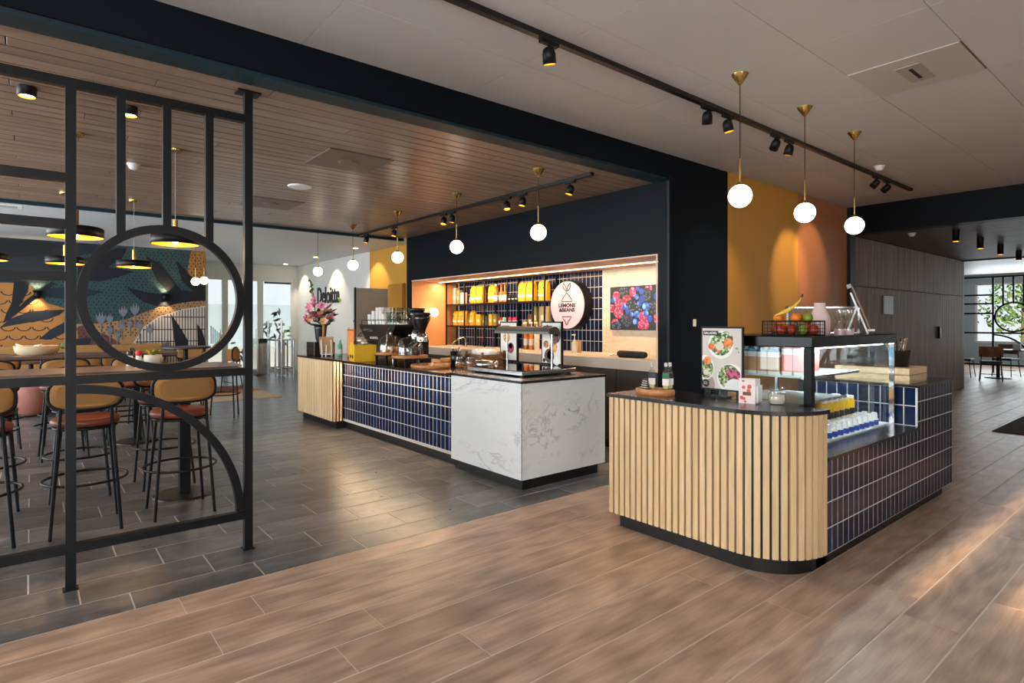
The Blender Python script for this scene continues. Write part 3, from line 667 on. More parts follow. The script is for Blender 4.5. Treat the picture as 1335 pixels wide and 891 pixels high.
def make_stool():
    t = thing('bar_stool', 'x', 'bar stool')
    MB().lathe([(.0, .725), (.17, .725), (.198, .738), (.205, .758), (.198, .778), (.16, .79), (0, .793)], 28, rx=1, ry=.98).build('seat', leather, t)
    MB().lathe([(.185, .708), (.19, .712), (.19, .724), (.185, .726)], 28).build('seat_ring', blackm, t)
    for sx_ in (-1, 1):
        MB().tube([(sx_*.198, -.2, 0), (sx_*.15, -.172, .71), (sx_*.139, -.19, .9)], .0115, 8).build('leg', blackm, t)
        MB().tube([(sx_*.198, .2, 0), (sx_*.14, .135, .71)], .0115, 8).build('leg', blackm, t)
    MB().tube([(.247*math.cos(2*PI*i/32), .247*math.sin(2*PI*i/32), .35) for i in range(32)], .009, 8, True).build('foot_ring', blackm, t)
    def outline(k, a=.2, b=.098, p=3.2):
        q = 2*PI*k/36; c, s_ = math.cos(q), math.sin(q); return (a*math.copysign(abs(c)**(2/p), c), b*math.copysign(abs(s_)**(2/p), s_))
    yb = lambda x: -.198+.5*x*x
    mb = MB(); rings = []
    for (sc_, dy) in ((.82, -.024), (.96, -.018), (1, -.004), (1, .010), (.95, .022), (.8, .03)):
        rings.append([(sc_*outline(k)[0], yb(sc_*outline(k)[0])+dy, .958+(sc_*outline(k)[1] if True else 0)) for k in range(36)])
    vs_ = [p for r_ in rings for p in r_]; fs_ = [(j*36+i, (j+1)*36+i, (j+1)*36+(i+1) % 36, j*36+(i+1) % 36) for j in range(5) for i in range(36)]
    mb.add(vs_, fs_, True); mb.add(rings[0], [tuple(range(36))]); mb.add(rings[-1], [tuple(range(35, -1, -1))]); mb.build('backrest', mfab, t)
    MB().tube([(1.045*outline(k)[0], yb(1.045*outline(k)[0])+.004, .958+1.06*outline(k)[1]) for k in range(36)], .0115, 8, True).build('back_frame', blackm, t)
    return t
st0 = make_stool(); first = True
SL = [(.89, 5.12, 0, 'stool at the rounded end of the near high table, back towards the viewer'), (.30, 5.12, 0, 'stool tucked at the near high table directly behind the second divider post'), (-.29, 5.12, 0, 'stool of the near high table cut by the left edge of the photo'),
      (.93, 6.08, PI, 'stool across the near high table below the small potted plant'), (.32, 6.10, PI, 'stool across the near high table, left of the potted plant'), (-.28, 6.06, PI, 'stool across the near high table at the far left'),
      (.88, 7.92, 0, 'stool before the far high table, nearest its right end'), (.27, 7.93, 0, 'stool before the far high table, below the woven basket'), (-.34, 7.92, 0, 'stool before the far high table at the left edge'),
      (.90, 8.90, PI, 'stool behind the far high table at its right end'), (.31, 8.92, PI, 'stool behind the far high table, right of the woven basket'), (-.30, 8.9, PI, 'stool behind the far high table at the left edge')]
for u, v, rz, lab in SL:
    lab = 'mustard backed '+lab
    if first: st0.location = (u, v, 0); st0.rotation_euler = (0, 0, rz); st0['label'] = lab; st0['group'] = 'mustard and cognac bar stools'; first = False
    else: dup(st0, (u, v, 0), rz+random.uniform(-.06, .06), lab, 'mustard and cognac bar stools')
# ---- table top things
def potted(u, v, z):
    t = thing('potted_plant', 'small succulent in a pale grey round pot on the near high table', 'potted plant', (u, v, z))
    MB().lathe([(.045, 0), (.065, .02), (.072, .055), (.066, .09), (.06, .09), (.06, .075), (0, .075)], 20).build('pot', mat('pale_stone_pot', S(196, 196, 192), .6, nz=(30, .08)), t)
    for i in range(16):
        a = i*2.4; l = .07+.04*random.random(); up = .5+.5*random.random(); d = Vector((math.cos(a), math.sin(a), up)).normalized(); b = Vector((0, 0, .078)); s_ = d.cross(Vector((0, 0, 1))).normalized()*.014
        MB().add([b, b+d*l*.5+s_, b+d*l, b+d*l*.5-s_, b+d*l*.5+Vector((0, 0, .008))], [(0, 1, 4), (1, 2, 4), (2, 3, 4), (3, 0, 4), (0, 3, 2, 1)]).build('leaf', pearf if i % 3 else banana, t)
potted(.80, 5.78, 1.082)
def shaker(u, v, lab, capm, h=.085):
    t = thing('condiment_shaker', lab, 'shaker', (u, v, 1.082), group='condiments on the near high table')
    MB().lathe([(.026, 0), (.028, .01), (.024, h*.6), (.02, h)], 16).build('body', whitepl, t); MB().lathe([(.021, h), (.024, h+.004), (.024, h+.036), (.018, h+.042)], 16).build('cap', capm, t)
shaker(.70, 5.80, 'white shaker with a red cap beside the potted plant', red); shaker(.645, 5.86, 'white and black shaker left of the red capped one', blackp)
t = thing('woven_basket', 'shallow woven basket of napkins and greenery on the far high table', 'basket', (.05, 8.45, 1.082))
MB().lathe([(.15, 0), (.19, .03), (.205, .1), (.195, .105), (.18, .035), (0, .03)], 28).build('bowl', mat('woven_seagrass', S(196, 176, 144), .9, nz=(60, .2), bp=(120, .8)), t)
for i, (x, y, a) in enumerate([(-.12, .0, .5), (-.02, .05, -.3), (.05, -.05, .2)]):
    mb = MB(); mb.M = Matrix.Translation((x, y, .09)) @ Matrix.Rotation(a, 4, 'Y') @ Matrix.Rotation(a*2, 4, 'Z'); mb.rbox(-.06, .06, -.05, .05, -.012, .012, .008).build('napkin', paper, t)
for i in range(14):
    a = random.uniform(-.9, .9); p = Vector((.14+.06*math.cos(a), .14*math.sin(a), .08)); d = Vector((.08*random.random()+.02, random.uniform(-.04, .04), random.uniform(-.03, .06)))
    s_ = Vector((0, .015, .01)); MB().add([p, p+d*.5+s_, p+d, p+d*.5-s_], [(0, 1, 2, 3)]).build('leaf', greenl, t)
# ---- round high table, distant chair, rug, bench
t = thing('round_high_table', 'small round dark high table in front of the striped mural', 'table', (1.80, 9.95, 0))
MB().lathe([(.33, 1.05), (.34, 1.06), (.34, 1.075), (.335, 1.08), (0, 1.08)], 32).build('tabletop', tabg, t); MB().cyl(0, 0, .015, 1.05, .035).build('column', blackm, t); MB().lathe([(.24, 0), (.24, .008), (.05, .02)], 28).build('base', blackm, t)
for i in range(3):
    lab = ['mustard stool left of the round high table', 'mustard stool behind the round high table', 'mustard stool right of the round high table'][i]; a = [2.9, 1.3, -.4][i]
    dup(st0, (1.8+.5*math.cos(a), 9.95+.5*math.sin(a), 0), a+PI/2, lab, 'mustard and cognac bar stools')
def make_chair(name, fab, seatm):
    t = thing(name, 'x', 'chair')
    MB().rbox(-.22, .22, -.21, .22, .43, .49, .025).build('seat', seatm, t)
    mb = MB(); N = 10; path = []
    for i in range(N+1):
        q = R(-58)+R(116)*i/N; path.append(((.0+.25*math.sin(q), .06-.28*math.cos(q), .72), (math.sin(q), -math.cos(q), 0), (0, 0, 1)))
    mb.sweep([(-.018, -.13), (.022, -.13), (.03, 0), (.022, .13), (-.018, .13), (-.024, 0)], path).build('backrest', fab, t)
    for sx_ in (-1, 1):
        MB().tube([(sx_*.22, .22, 0), (sx_*.19, .17, .44)], .011, 8).build('leg', blackm, t); MB().tube([(sx_*.22, -.24, 0), (sx_*.19, -.17, .45), (sx_*.18, -.2, .66)], .011, 8).build('leg', blackm, t)
    MB().tube([(-.21, -.02, .16), (.21, -.02, .16)], .008, 6).build('stretcher', blackm, t)
    return t
ch0 = make_chair('dining_chair', mfab, mfab); ch0['label'] = 'mustard dining chair on the rug by the entrance'; ch0.location = (3.2, 13.4, .015); ch0.rotation_euler = (0, 0, R(100)); ch0['group'] = 'mustard dining chairs'
for i, (u, v, rz) in enumerate([(1.4, 12.6, -.6), (.75, 12.8, .3), (-.5, 12.6, .2)]):
    dup(ch0, (u, v, 0), rz, ['mustard dining chair between the round high table and the bench', 'mustard dining chair in front of the middle of the bench', 'mustard dining chair in front of the left of the bench'][i])
for i, u in enumerate((.0, 1.1)):
    t = thing('dining_table', ['low dining table before the left of the bench', 'low dining table before the right of the bench'][i], 'table', (u, 13.4, 0), group='low dining tables')
    MB().lathe([(.36, .72), (.37, .73), (.37, .745), (0, .75)], 28).build('tabletop', tabw, t); MB().cyl(0, 0, .015, .72, .035).build('column', blackm, t); MB().lathe([(.24, 0), (.24, .01), (.05, .02)], 24).build('base', blackm, t)
rg = thing('rug', 'patterned rug of plum, ochre and sand fields near the entrance', 'rug', (2.5, 12.6, 0))
rgm = [mat('rug_'+n_, c_, .95, bp=(200, .4)) for n_, c_ in (('sand', S(196, 172, 142)), ('ochre', S(190, 128, 56)), ('plum', S(118, 66, 62)))]
MB().box(1.75, 3.75, 11.6, 14.25, .0, .012).build('field', rgm[0], rg, True); MB().prism([(1.75, 12.2), (3.75, 12.9), (3.75, 14.25), (1.75, 14.25)], .0121, .0135).build('ochre_field', rgm[1], rg, True); MB().prism([(2.3, 12.9), (3.2, 12.95), (3.75, 13.9), (3.4, 14.25), (1.75, 14.25), (1.75, 13.5)], .0136, .015).build('plum_field', rgm[2], rg, True)
bn = thing('banquette_bench', 'long mustard upholstered bench with pink base along the mural', 'bench', (-.5, 14.7, 0))
for i in range(6):
    a = -3.6+i*.98; MB().rbox(a, a+.95, 14.3, 14.75, .36, .48, .04).build('seat_cushion', [pinkf, tealf, mfab][i % 3], bn, True); MB().rbox(a, a+.95, 14.76, 14.95, .42, .98, .05).build('back_cushion', mfab, bn, True)
MB().box(-3.62, 2.28, 14.4, 14.95, .05, .36).build('base', pinkf, bn, True); MB().box(-3.6, 2.26, 14.45, 14.9, 0, .05).build('plinth', kick, bn, True)
for i, (u, v, m) in enumerate([(-.62, 11.6, pinkf), (-.06, 11.75, pinkf), (.40, 12.02, tealf)]):
    t = thing('pouf', ['dusty pink round pouf at the far left edge behind the stools', 'dusty pink round pouf left of the teal one', 'teal round pouf behind the divider post'][i], 'pouf', (u, v, 0), group='round poufs')
    MB().lathe([(0, .02), (.2, .02), (.24, .06), (.25, .25), (.235, .4), (.19, .44), (0, .445)], 24).build('cushion', m, t); MB().cyl(0, 0, 0, .02, .19).build('base', kick, t)
# ---- turnstile gates at the entrance
for i, (px, py) in enumerate([(338, 489), (367, 490)]):
    u, v = at(px, py, 0)
    t = thing('access_gate', ['steel access gate with a card reader behind the divider post', 'steel access gate with glass wing left of the flowers'][i], 'gate', (u, v, 0), group='steel access gates')
    if i == 0:
        MB().rbox(-.14, .14, -.3, .3, .02, 1.0, .02).build('cabinet', steel, t); MB().box(-.1, .1, -.34, -.3, .88, 1.0).build('card_reader', blackp, t)
    else:
        for x in (-.24, .24):
            for y in (-.25, .25): MB().cyl(x, y, .0, .95, .025, 10).build('post', steel, t)
        MB().box(-.27, .27, -.28, .28, .95, .985).build('top_plate', steel, t); MB().box(-.03, .03, -.2, .2, .02, .95).build('core', greyc, t)
        MB().tube([(-.24, -.25, .22), (.24, -.25, .22), (.24, .25, .22), (-.24, .25, .22)], .015, 8, True).build('lower_rail', steel, t)
    MB().cyl(.14 if i == 0 else -.10, -.31, 0, 1.5, .025, 10).build('pole', steel, t); MB().box(.04 if i == 0 else -.18, .24 if i == 0 else -.02, -.325, -.295, 1.35, 1.42).build('pole_sensor', steel, t)
# ================================================================== LAMPS
def disc_pendant(u, v, lab, first=[None]):
    if first[0] is None:
        t = thing('disc_pendant_lamp', lab, 'pendant lamp', (u, v, WZ), group='black and gold disc pendants'); first[0] = t
        MB().lathe([(.05, -.022), (.055, -.016), (.055, 0)], 20).build('ceiling_rose', brass, t); MB().cyl(0, 0, -.62, -.02, .003, 6).build('cord', greypl, t)
        MB().cyl(0, 0, -.735, -.6, .019, 14).build('stem', brass, t)
        sh = MB().open_lathe([(.0, -.733), (.17, -.733), (.183, -.742), (.183, -.812), (.179, -.812), (.179, -.745), (0, -.738)], 36).build('shade', blackm, t)
        MB().open_lathe([(.178, -.81), (.178, -.748), (0, -.741)], 36).build('gold_lining', goldin, sh); MB().ball((0, 0, -.775), .03, 12).build('bulb', lens, t)
        l = bpy.data.lights.new('lamp_light', 'POINT'); l.energy = 7; l.color = (1, .62, .26); l.shadow_soft_size = .05; o = bpy.data.objects.new('lamp_light', l); COL.objects.link(o); o.parent = t; o.location = (0, 0, -.83)
    else: dup(first[0], (u, v, WZ), None, lab)
disc_pendant(.27, 5.68, 'black disc pendant with gold lining behind the divider post, nearest left'); disc_pendant(.95, 5.68, 'black disc pendant seen inside the top of the divider ring')
disc_pendant(.30, 8.36, 'small looking black disc pendant left of the divider ring over the far table'); disc_pendant(.96, 8.36, 'black disc pendant in the middle of the divider ring over the far table'); disc_pendant(-.37, 8.36, 'black disc pendant cut by the left edge of the photo')
def globe(u, v, ceil, lab, zg, gr, bulbW=0, rr=.078, cone=True):
    t = thing('globe_pendant_lamp', lab, 'pendant lamp', (u, v, ceil), group=gr); h = zg-ceil
    if cone: MB().lathe([(.006, -.075), (.014, -.068), (.055, -.008), (.058, 0)], 24).build('ceiling_cone', brass, t)
    else: MB().lathe([(.03, -.02), (.03, 0)], 16).build('ceiling_cone', brass, t)
    MB().cyl(0, 0, h+rr+.17, -.07 if cone else -.02, .0035, 6).build('cord', blackp, t); MB().cyl(0, 0, h+rr+.012, h+rr+.18, .0065, 8).build('stem', brass, t); MB().lathe([(.03, h+rr-.008), (.022, h+rr+.01), (.008, h+rr+.018)], 16).build('cap', brass, t)
    MB().ball((0, 0, h), rr, 24).build('globe', opal, t); return t
for i, v in enumerate((4.2, 5.6, 7.0, 8.4, 9.8)):
    globe(3.77, v, WZ if v < 9.2 else BZ, ['opal globe pendant over the bar nearest the berry screen', 'opal globe pendant second from the right over the bar', 'opal globe pendant in the middle of the five over the bar', 'opal globe pendant second from the left over the bar', 'leftmost opal globe pendant over the bar, before the logo wall'][i], 2.31, 'globe pendants over the bar')
for i, u in enumerate((3.83, 4.82, 5.81)):
    globe(u, 2.16, CZ, ['opal globe pendant nearest, over the salad poster', 'opal globe pendant in the middle, over the fruit basket', 'opal globe pendant furthest right, over the easel'][i], 2.33, 'globe pendants over the display', rr=.08)
globe(2.45, 12.6, BZ, 'lower of the two small globe pendants in front of the mural', 2.23, 'globe pendants by the mural', cone=False); globe(2.68, 13.0, BZ, 'upper of the two small globe pendants in front of the mural', 2.28, 'globe pendants by the mural', cone=False)
def track(lab, a, b):
    t = thing('light_track', lab, 'light track', a); d = Vector(b)-Vector(a)
    mb = MB(); mb.box(0, d.x, -.02, .02, -.034, 0) if abs(d.x) > abs(d.y) else mb.box(-.02, .02, 0, d.y, -.034, 0)
    mb.build('rail', blackp, t)
    for p in (Vector(), d):
        e = .006; ax = Vector((e, .022, 0)) if abs(d.x) > abs(d.y) else Vector((.022, e, 0)); MB().box(p.x-ax.x, p.x+ax.x, p.y-ax.y, p.y+ax.y, -.036, 0).build('end_cap', blackm, t)
track('long black light track on the white ceiling', (-.6, 2.6, CZ-.001), (8.8, 2.6, CZ-.001)); track('black light track on the wood ceiling over the bar', (4.25, 3.95, WZ-.001), (4.25, 9.22, WZ-.001))
def track_spot(u, v, ceil, aim, lab, gr, W, ax=0, size=48):
    t = thing('track_spotlight', lab, 'spotlight', (u, v, ceil-.035), group=gr); d = Vector(aim).normalized()
    (MB().box(-.07, .07, -.016, .016, -.022, 0) if ax == 0 else MB().box(-.016, .016, -.07, .07, -.022, 0)).build('adapter', blackm, t); MB().cyl(0, 0, -.06, -.02, .008, 8).build('stem', blackm, t)
    M = Matrix.Translation((0, 0, -.085)) @ d.to_track_quat('Z', 'Y').to_matrix().to_4x4()
    mb = MB(); mb.M = M; mb.open_lathe([(.0, -.05), (.02, -.047), (.034, -.035), (.04, -.01), (.041, .05), (.037, .05), (.034, .02), (0, .018)], 20); h = mb.build('head', blackm, t)
    mb = MB(); mb.M = M; mb.open_lathe([(.0365, .0495), (.0335, .021)], 20); mb.build('gold_ring', goldin, h); mb = MB(); mb.M = M; mb.lathe([(.029, .018), (.029, .022)], 16); mb.build('lens', lens, h)
    spot(t, Vector((0, 0, -.085))+d*.056, d, W, size)
fr = 'spotlights on the long ceiling track'
for u, aim, lab, W in [(2.42, (.25, .15, -1), 'single bullet spotlight on the long track nearest the viewer', 60), (4.12, (.35, .25, -1), 'first bullet spotlight of the pair left of the nearest globe', 60), (4.42, (.2, -.1, -1), 'second bullet spotlight of the pair left of the nearest globe', 60),
                       (5.22, (.35, .55, -.62), 'left spotlight of the pair right of the nearest globe', 60), (5.48, (.1, .3, -1), 'right spotlight of the pair right of the nearest globe', 50), (7.6, (.1, .8, -.7), 'left spotlight of the pair at the far end of the long track', 60), (7.95, (.3, .9, -.6), 'right spotlight of the pair at the far end of the long track', 50)]:
    track_spot(u, 2.6, CZ, aim, lab, fr, W)
br = 'spotlights on the bar track'
for v, aim, lab, W in [(4.25, (-.2, .2, -1), 'spotlight on the bar track right of the globe by the screen', 35), (5.0, (-.15, .1, -1), 'right spotlight of the middle pair on the bar track', 35), (5.28, (-.1, -.2, -1), 'left spotlight of the middle pair on the bar track', 35), (6.42, (-.1, .15, -1), 'right spotlight of the left pair on the bar track', 35), (6.62, (-.25, -.1, -1), 'left spotlight of the left pair on the bar track', 35), (8.0, (-.2, 0, -1), 'spotlight on the bar track behind the middle globe', 35), (8.95, (-.2, .1, -1), 'last spotlight at the far end of the bar track', 35)]:
    track_spot(4.25, v, WZ, aim, lab, br, W, 1, 60)
def can(u, v, ceil, lab, gr, r_, h, W, size=75):
    t = thing('ceiling_downlight', lab, 'downlight', (u, v, ceil), group=gr); MB().open_lathe([(r_, 0), (r_, -h), (r_*.9, -h), (r_*.86, -h+.02), (0, -h+.02)], 20).build('housing', blackm, t)
    MB().open_lathe([(r_*.89, -h-.0005), (r_*.85, -h+.018)], 20).build('gold_ring', goldin, t); MB().cyl(0, 0, -h+.008, -h+.014, r_*.7, 16).build('lens', lens, t); spot(t, (0, 0, -h-.004), (0, 0, -1), W, size)
can(-.02, 4.76, WZ, 'short round black downlight at the left edge of the wood ceiling', 'short round downlights', .05, .06, 30); can(.52, 4.76, WZ, 'short round black downlight above the divider near the second post', 'short round downlights', .05, .06, 30)
for i, u in enumerate((10.3, 11.6, 12.9, 14.3)): can(u, 2.48, NZ, ['nearest black cylinder downlight in the passage ceiling', 'second black cylinder downlight in the passage ceiling', 'third black cylinder downlight in the passage ceiling', 'furthest black cylinder downlight in the passage ceiling'][i], 'cylinder downlights in the passage', .045, .17, 8)
for i, v in enumerate((12.35, 14.7, 17.0)):
    t = thing('recessed_downlight', ['recessed downlight lighting the mustard wall beyond the bar', 'recessed downlight lighting the raised lettering', 'recessed downlight nearest the entrance door'][i], 'downlight', (5.6, v, BZ), group='recessed downlights')
    MB().lathe([(.075, -.004), (.085, 0)], 20).build('rim', whitepl, t); MB().cyl(0, 0, -.007, -.003, .055, 16).build('lens', lens, t); spot(t, (0, 0, -.012), (.5, 0, -1), 75, 80, (1, .86, .66), .5)
def smoke(u, v, z, lab):
    t = thing('smoke_detector', lab, 'smoke detector', (u, v, z)); MB().lathe([(.05, -.012), (.055, 0)], 20).build('base', whitepl, t); MB().lathe([(.022, -.05), (.036, -.04), (.046, -.014)], 20).build('sensor', whitepl, t)
smoke(.737, 6.46, WZ, 'white smoke detector on the wood ceiling between divider bars'); smoke(7.28, 2.45, CZ, 'white smoke detector on the white ceiling at the track end'); smoke(10.2, 3.0, NZ, 'white smoke detector on the dark passage ceiling')
t = thing('ceiling_speaker', 'flat white round speaker in the wood ceiling', 'speaker', (2.25, 6.37, WZ)); MB().lathe([(.115, -.012), (.125, -.006), (.125, 0)], 28).build('rim', whitepl, t); MB().cyl(0, 0, -.014, -.011, .105, 28).build('grille', paper, t)
pv = mat('brown_diffuser', S(112, 96, 88), .5)
for i, (u, v) in enumerate([(2.25, 5.1), (2.3, 7.5)]):
    t = thing('ceiling_access_panel', ['square brown diffuser panel with a round disc, nearer one in the wood ceiling', 'square brown diffuser panel further back in the wood ceiling'][i], 'vent', (u, v, WZ), group='brown ceiling diffusers'); MB().box(-.3, .3, -.3, .3, -.008, .0).build('panel', pv, t); MB().lathe([(.08, -.02), (.1, -.008)], 24).build('disc', pv, t)
t = thing('linear_air_vent', 'white linear air vent in the back ceiling at the far left', 'vent', (-1.0, 11.0, BZ)); MB().box(-.8, .9, -.12, .12, -.008, 0).build('frame', whitepl, t)
for i in range(4): MB().box(-.75, .85, -.09+i*.05, -.07+i*.05, -.012, -.007).build('slot', greypl, t)
# ================================================================== TEXT
def text(name, s, h, m, parent, loc, face='-x', align='CENTER', ext=.001, bold=0, sx_=1.0):
    """cap height h metres, raised lettering facing -x or -y; loc is world"""
    cu = bpy.data.curves.new('lettering', 'FONT'); cu.body = s; cu.align_x = align; cu.size = h/.70; cu.extrude = ext; cu.offset = bold; cu.space_line = .9; cu.resolution_u = 3
    o = bpy.data.objects.new('lettering', cu); COL.objects.link(o); me = bpy.data.meshes.new_from_object(o.evaluated_get(bpy.context.evaluated_depsgraph_get())); bpy.data.objects.remove(o)
    for v_ in me.vertices:
        x, y, z = v_.co; x *= sx_
        v_.co = (-z, -x, y) if face == '-x' else (x, -z, y)
    me.materials.clear(); me.materials.append(m); t = bpy.data.objects.new(name, me); COL.objects.link(t); t.parent = parent
    off = Vector(); p = parent
    while p is not None: off += p.location; p = p.parent
    t.location = Vector(loc)-off; return t
def scribble(parent, x, y, z, w_, h, m, r_=.0012):   # lettering too small to read in the photo: wavy strokes, local coordinates, facing -x
    return MB().tube([(x, y+w_/2-w_*i/14, z+h*.5*[0, 1, -.6, .7, -1, .4, 0][i % 7]) for i in range(15)], r_, 5).build('scribbled_line', m, parent)
# ================================================================== BAR COUNTER
CT = .945; FU = 3.22; TU = 3.30; SU = 3.15; VM0, VM1, VT, VE = 3.80, 4.88, 7.67, 9.0; RU = 4.27
bc = thing('bar_counter', 'long bar counter with pale slats, navy tiles and a white marble end', 'bar counter', (3.7, 6.6, 0))
MB().box(TU, RU, VM1, VT, .1, CT-.03).box(FU+.02, RU-.02, VM0+.02, VM1, .1, CT-.03).box(SU+.03, RU, VT, VE-.03, .1, CT-.03).build('core', tgrout, bc, True)
MB().box(FU+.05, RU-.05, VM0+.05, VM1, 0, .105).box(TU+.04, RU-.05, VM1, VT, 0, .13).box(SU+.06, RU-.05, VT, VE-.06, 0, .1).build('kick_board', kick, bc, True)
MB().box(SU-.01, RU+.01, VM1, VE+.01, CT-.022, CT).box(FU-.008, RU+.01, VM0-.008, VM1, CT-.022, CT).build('worktop', blackl, bc, True)
for a in ((FU, FU+.02, VM0+.02, VM1, .1, CT-.022), (FU, RU, VM0, VM0+.02, .1, CT-.022)):
    MB().box(*a).build('marble_panel', marb, bc, True)
MB().box(FU-.001, FU+.004, VM0-.001, VM0+.004, .1, CT-.023).build('corner_seam', mat('grey_seam', S(120, 122, 124), .5), bc, True)
me = tile_me('tile', .069, .142, .0015, .0007, navyt, '-x'); me2 = tile_me('tile', .069, .024, .0015, .0007, navyt, '-x'); ncol = int((VT-VM1)/.0773); pit = (VT-VM1)/ncol
for c_ in range(ncol):
    y = VM1+(c_+1)*pit-.002-6.6
    for r_ in range(5): piece('tile', me, bc, (TU-3.7, y, .135+.15*r_))
    piece('tile', me2, bc, (TU-3.7, y, .885))
# slats: front, and the step back to the tiles
sm_ = tile_me('slat', .082, CT-.13, .03, .004, slat_oak, '-x'); n = int((VE-VT)/.092)
for i in range(n): piece('slat', sm_, bc, (SU+.03-3.7, VT+(i+1)*(VE-VT)/n-.004-6.6, .1))
MB().box(SU+.028, SU+.032, VT, VE, .1, CT-.03).build('slat_backing', slat_oak, bc, True); s2 = tile_me('slat', .028, CT-.13, .014, .003, slat_oak, '-y')
for i in range(3): piece('slat', s2, bc, (SU+.012+i*.046-3.7, VT-6.6, .1))
MB().box(SU, TU, VT, VT+.004, .1, CT-.03).build('slat_backing', kick, bc, True)
MB().box(SU+.06, SU+.08, VM1+.2, VT-.02, CT-.032, CT-.022).build('led_strip', ledw, bc, True)
ls = bpy.data.lights.new('lamp_light', 'AREA'); ls.shape = 'RECTANGLE'; ls.size = .03; ls.size_y = VT-VM1-.1; ls.energy = 24; ls.color = (1, .72, .45); lo = bpy.data.objects.new('lamp_light', ls); COL.objects.link(lo); lo.parent = bc; lo.location = (SU+.07-3.7, (VT+VM1)/2-6.6, CT-.036); lo.rotation_euler = (0, R(20), 0)
# ---- things on the bar, left to right
def onbar(px, py, z=CT): return at(px, py, z)
t = thing('planter_box', 'black wooden box under the flower vase at the far end of the bar', 'box', (3.42, 8.78, CT)); MB().rbox(-.16, .16, -.16, .16, 0, .2, .008).build('body', blackp, t)
for z in (.06, .13): MB().box(-.163, .163, -.163, .163, z, z+.006).build('groove', ink, t)
t = thing('flower_vase', 'black vase with pink lilies and a tall gladiolus on the far end of the bar', 'flower vase', (3.42, 8.78, CT+.2))
MB().lathe([(.06, 0), (.075, .05), (.09, .2), (.1, .26), (.09, .26), (.08, .2), (0, .18)], 20).build('vase', blackp, t)
for i in range(80):
    a = random.random()*2*PI; r_ = random.uniform(.03, .27); z = .26+random.uniform(-.02, .22); d = Vector((math.cos(a), math.sin(a), random.uniform(-.2, .7))).normalized(); p = Vector((r_*math.cos(a)*.8, r_*math.sin(a)*.8, z)); s_ = (d.cross(Vector((0, 0, 1))).normalized()+Vector((0, 0, random.uniform(-.8, .8)))).normalized()*.032; l = d*.12
    MB().add([p-l*.5, p+s_, p+l*.6, p-s_, p+Vector((0, 0, .015))], [(0, 1, 4), (1, 2, 4), (2, 3, 4), (3, 0, 4), (0, 3, 2, 1)]).build('leaf', greenl if i % 3 else dgreen, t)
def flower(p, r_, m, t):
    mb = MB(); Q = Vector((random.uniform(-1, .1), random.uniform(-.9, .5), random.uniform(-.1, .9))).to_track_quat('Z', 'Y').to_matrix()
    for k in range(6):
        a = k*PI/3+random.random()*.3; d = Q @ Vector((math.cos(a), math.sin(a), .45)).normalized(); s_ = d.cross(Q @ Vector((0, 0, 1))).normalized()*r_*.36; p = Vector(p); mb.add([p, p+d*r_*.55+s_, p+d*r_, p+d*r_*.55-s_], [(0, 1, 2, 3)])
    mb.ball(p+Vector((0, 0, .012)), .014, 8); mb.build('blossom', m, t)
for i in range(34):
    a = random.random()*2*PI; r_ = .25*math.sqrt(random.random()); flower((r_*math.cos(a), r_*math.sin(a), .36+.22*random.random()-r_*.2), random.uniform(.055, .085), pinkfl if i % 3 else peachfl, t)
MB().tube([(-.05, .05, .3), (-.06, .1, .6), (-.1, .17, .95)], .008, 6).build('stem', greenl, t)
for i in range(13): flower((-.06-.003*i+random.uniform(-.02, .02), .07+.008*i, .55+.032*i), .06-.003*i, pinkfl if i < 7 else greenl, t)
MB().box(-.035, -.005, -.16, -.15, .05, .42).build('kraft_tag', kraft, t)
def easel(name, lab, loc, rz, m_card, w_, h_, wood_m, clip=False):
    t = thing(name, lab, 'easel', loc, rz); tilt = R(20)
    mb = MB(); mb.M = Matrix.Translation((0, 0, .035)) @ Matrix.Rotation(-tilt, 4, 'X'); mb.rbox(-w_/2, w_/2, -.006, .004, 0, h_, .002); mb.build('card', m_card, t)
    for s_ in (-1, 1):
        mb = MB(); mb.M = Matrix.Rotation(-tilt, 4, 'X'); mb.box(s_*w_*.34-.009, s_*w_*.34+.009, .005, .017, .008, h_*.98); mb.build('leg', wood_m, t)
    MB().tube([(0, .30*h_+.05, .0), (0, .62*h_*math.sin(tilt)+.01, .62*h_)], .009, 4, sq=True).build('rear_leg', wood_m, t)
    MB().box(-w_*.42, w_*.42, -.03, .012, .022, .036).build('ledge', wood_m, t)
    if clip: mb = MB(); mb.M = Matrix.Rotation(-tilt, 4, 'X'); mb.box(-.03, .03, -.012, .02, h_+.03, h_+.06); mb.build('clip', greypl, t)
    return t
easel('table_easel', 'small white easel with a kraft menu card beside the flowers', (3.36, 8.38, CT), R(150), kraft, .2, .27, whitepl)
def bottle(name, lab, cat, loc, prof, m, capz, capr, capm, labm=None, lz=None, lr=None, gr=None):
    t = thing(name, lab, cat, loc, group=gr); MB().lathe(prof, 16).build('bottle_body', m, t); MB().cyl(0, 0, capz[0], capz[1], capr, 12).build('cap', capm, t)
    if labm: MB().open_lathe([(lr, lz[0]), (lr, lz[1])], 16).build('paper_label', labm, t)
    return t
bottle('drink_bottle', 'green and white drink bottle beside the menu easel', 'bottle', (3.55, 8.36, CT), [(.035, 0), (.035, .16), (.015, .2), (.015, .23)], mint, (.23, .25), .017, whitepl, whitepl, (.03, .1), .036)
t = thing('potted_orchid', 'slim trailing plant in a brown pot behind the small easel', 'potted plant', (3.72, 8.22, CT)); MB().lathe([(.05, 0), (.07, .1), (.06, .1), (0, .09)], 16).build('pot', mat('brown_pot', S(108, 78, 58), .7), t)
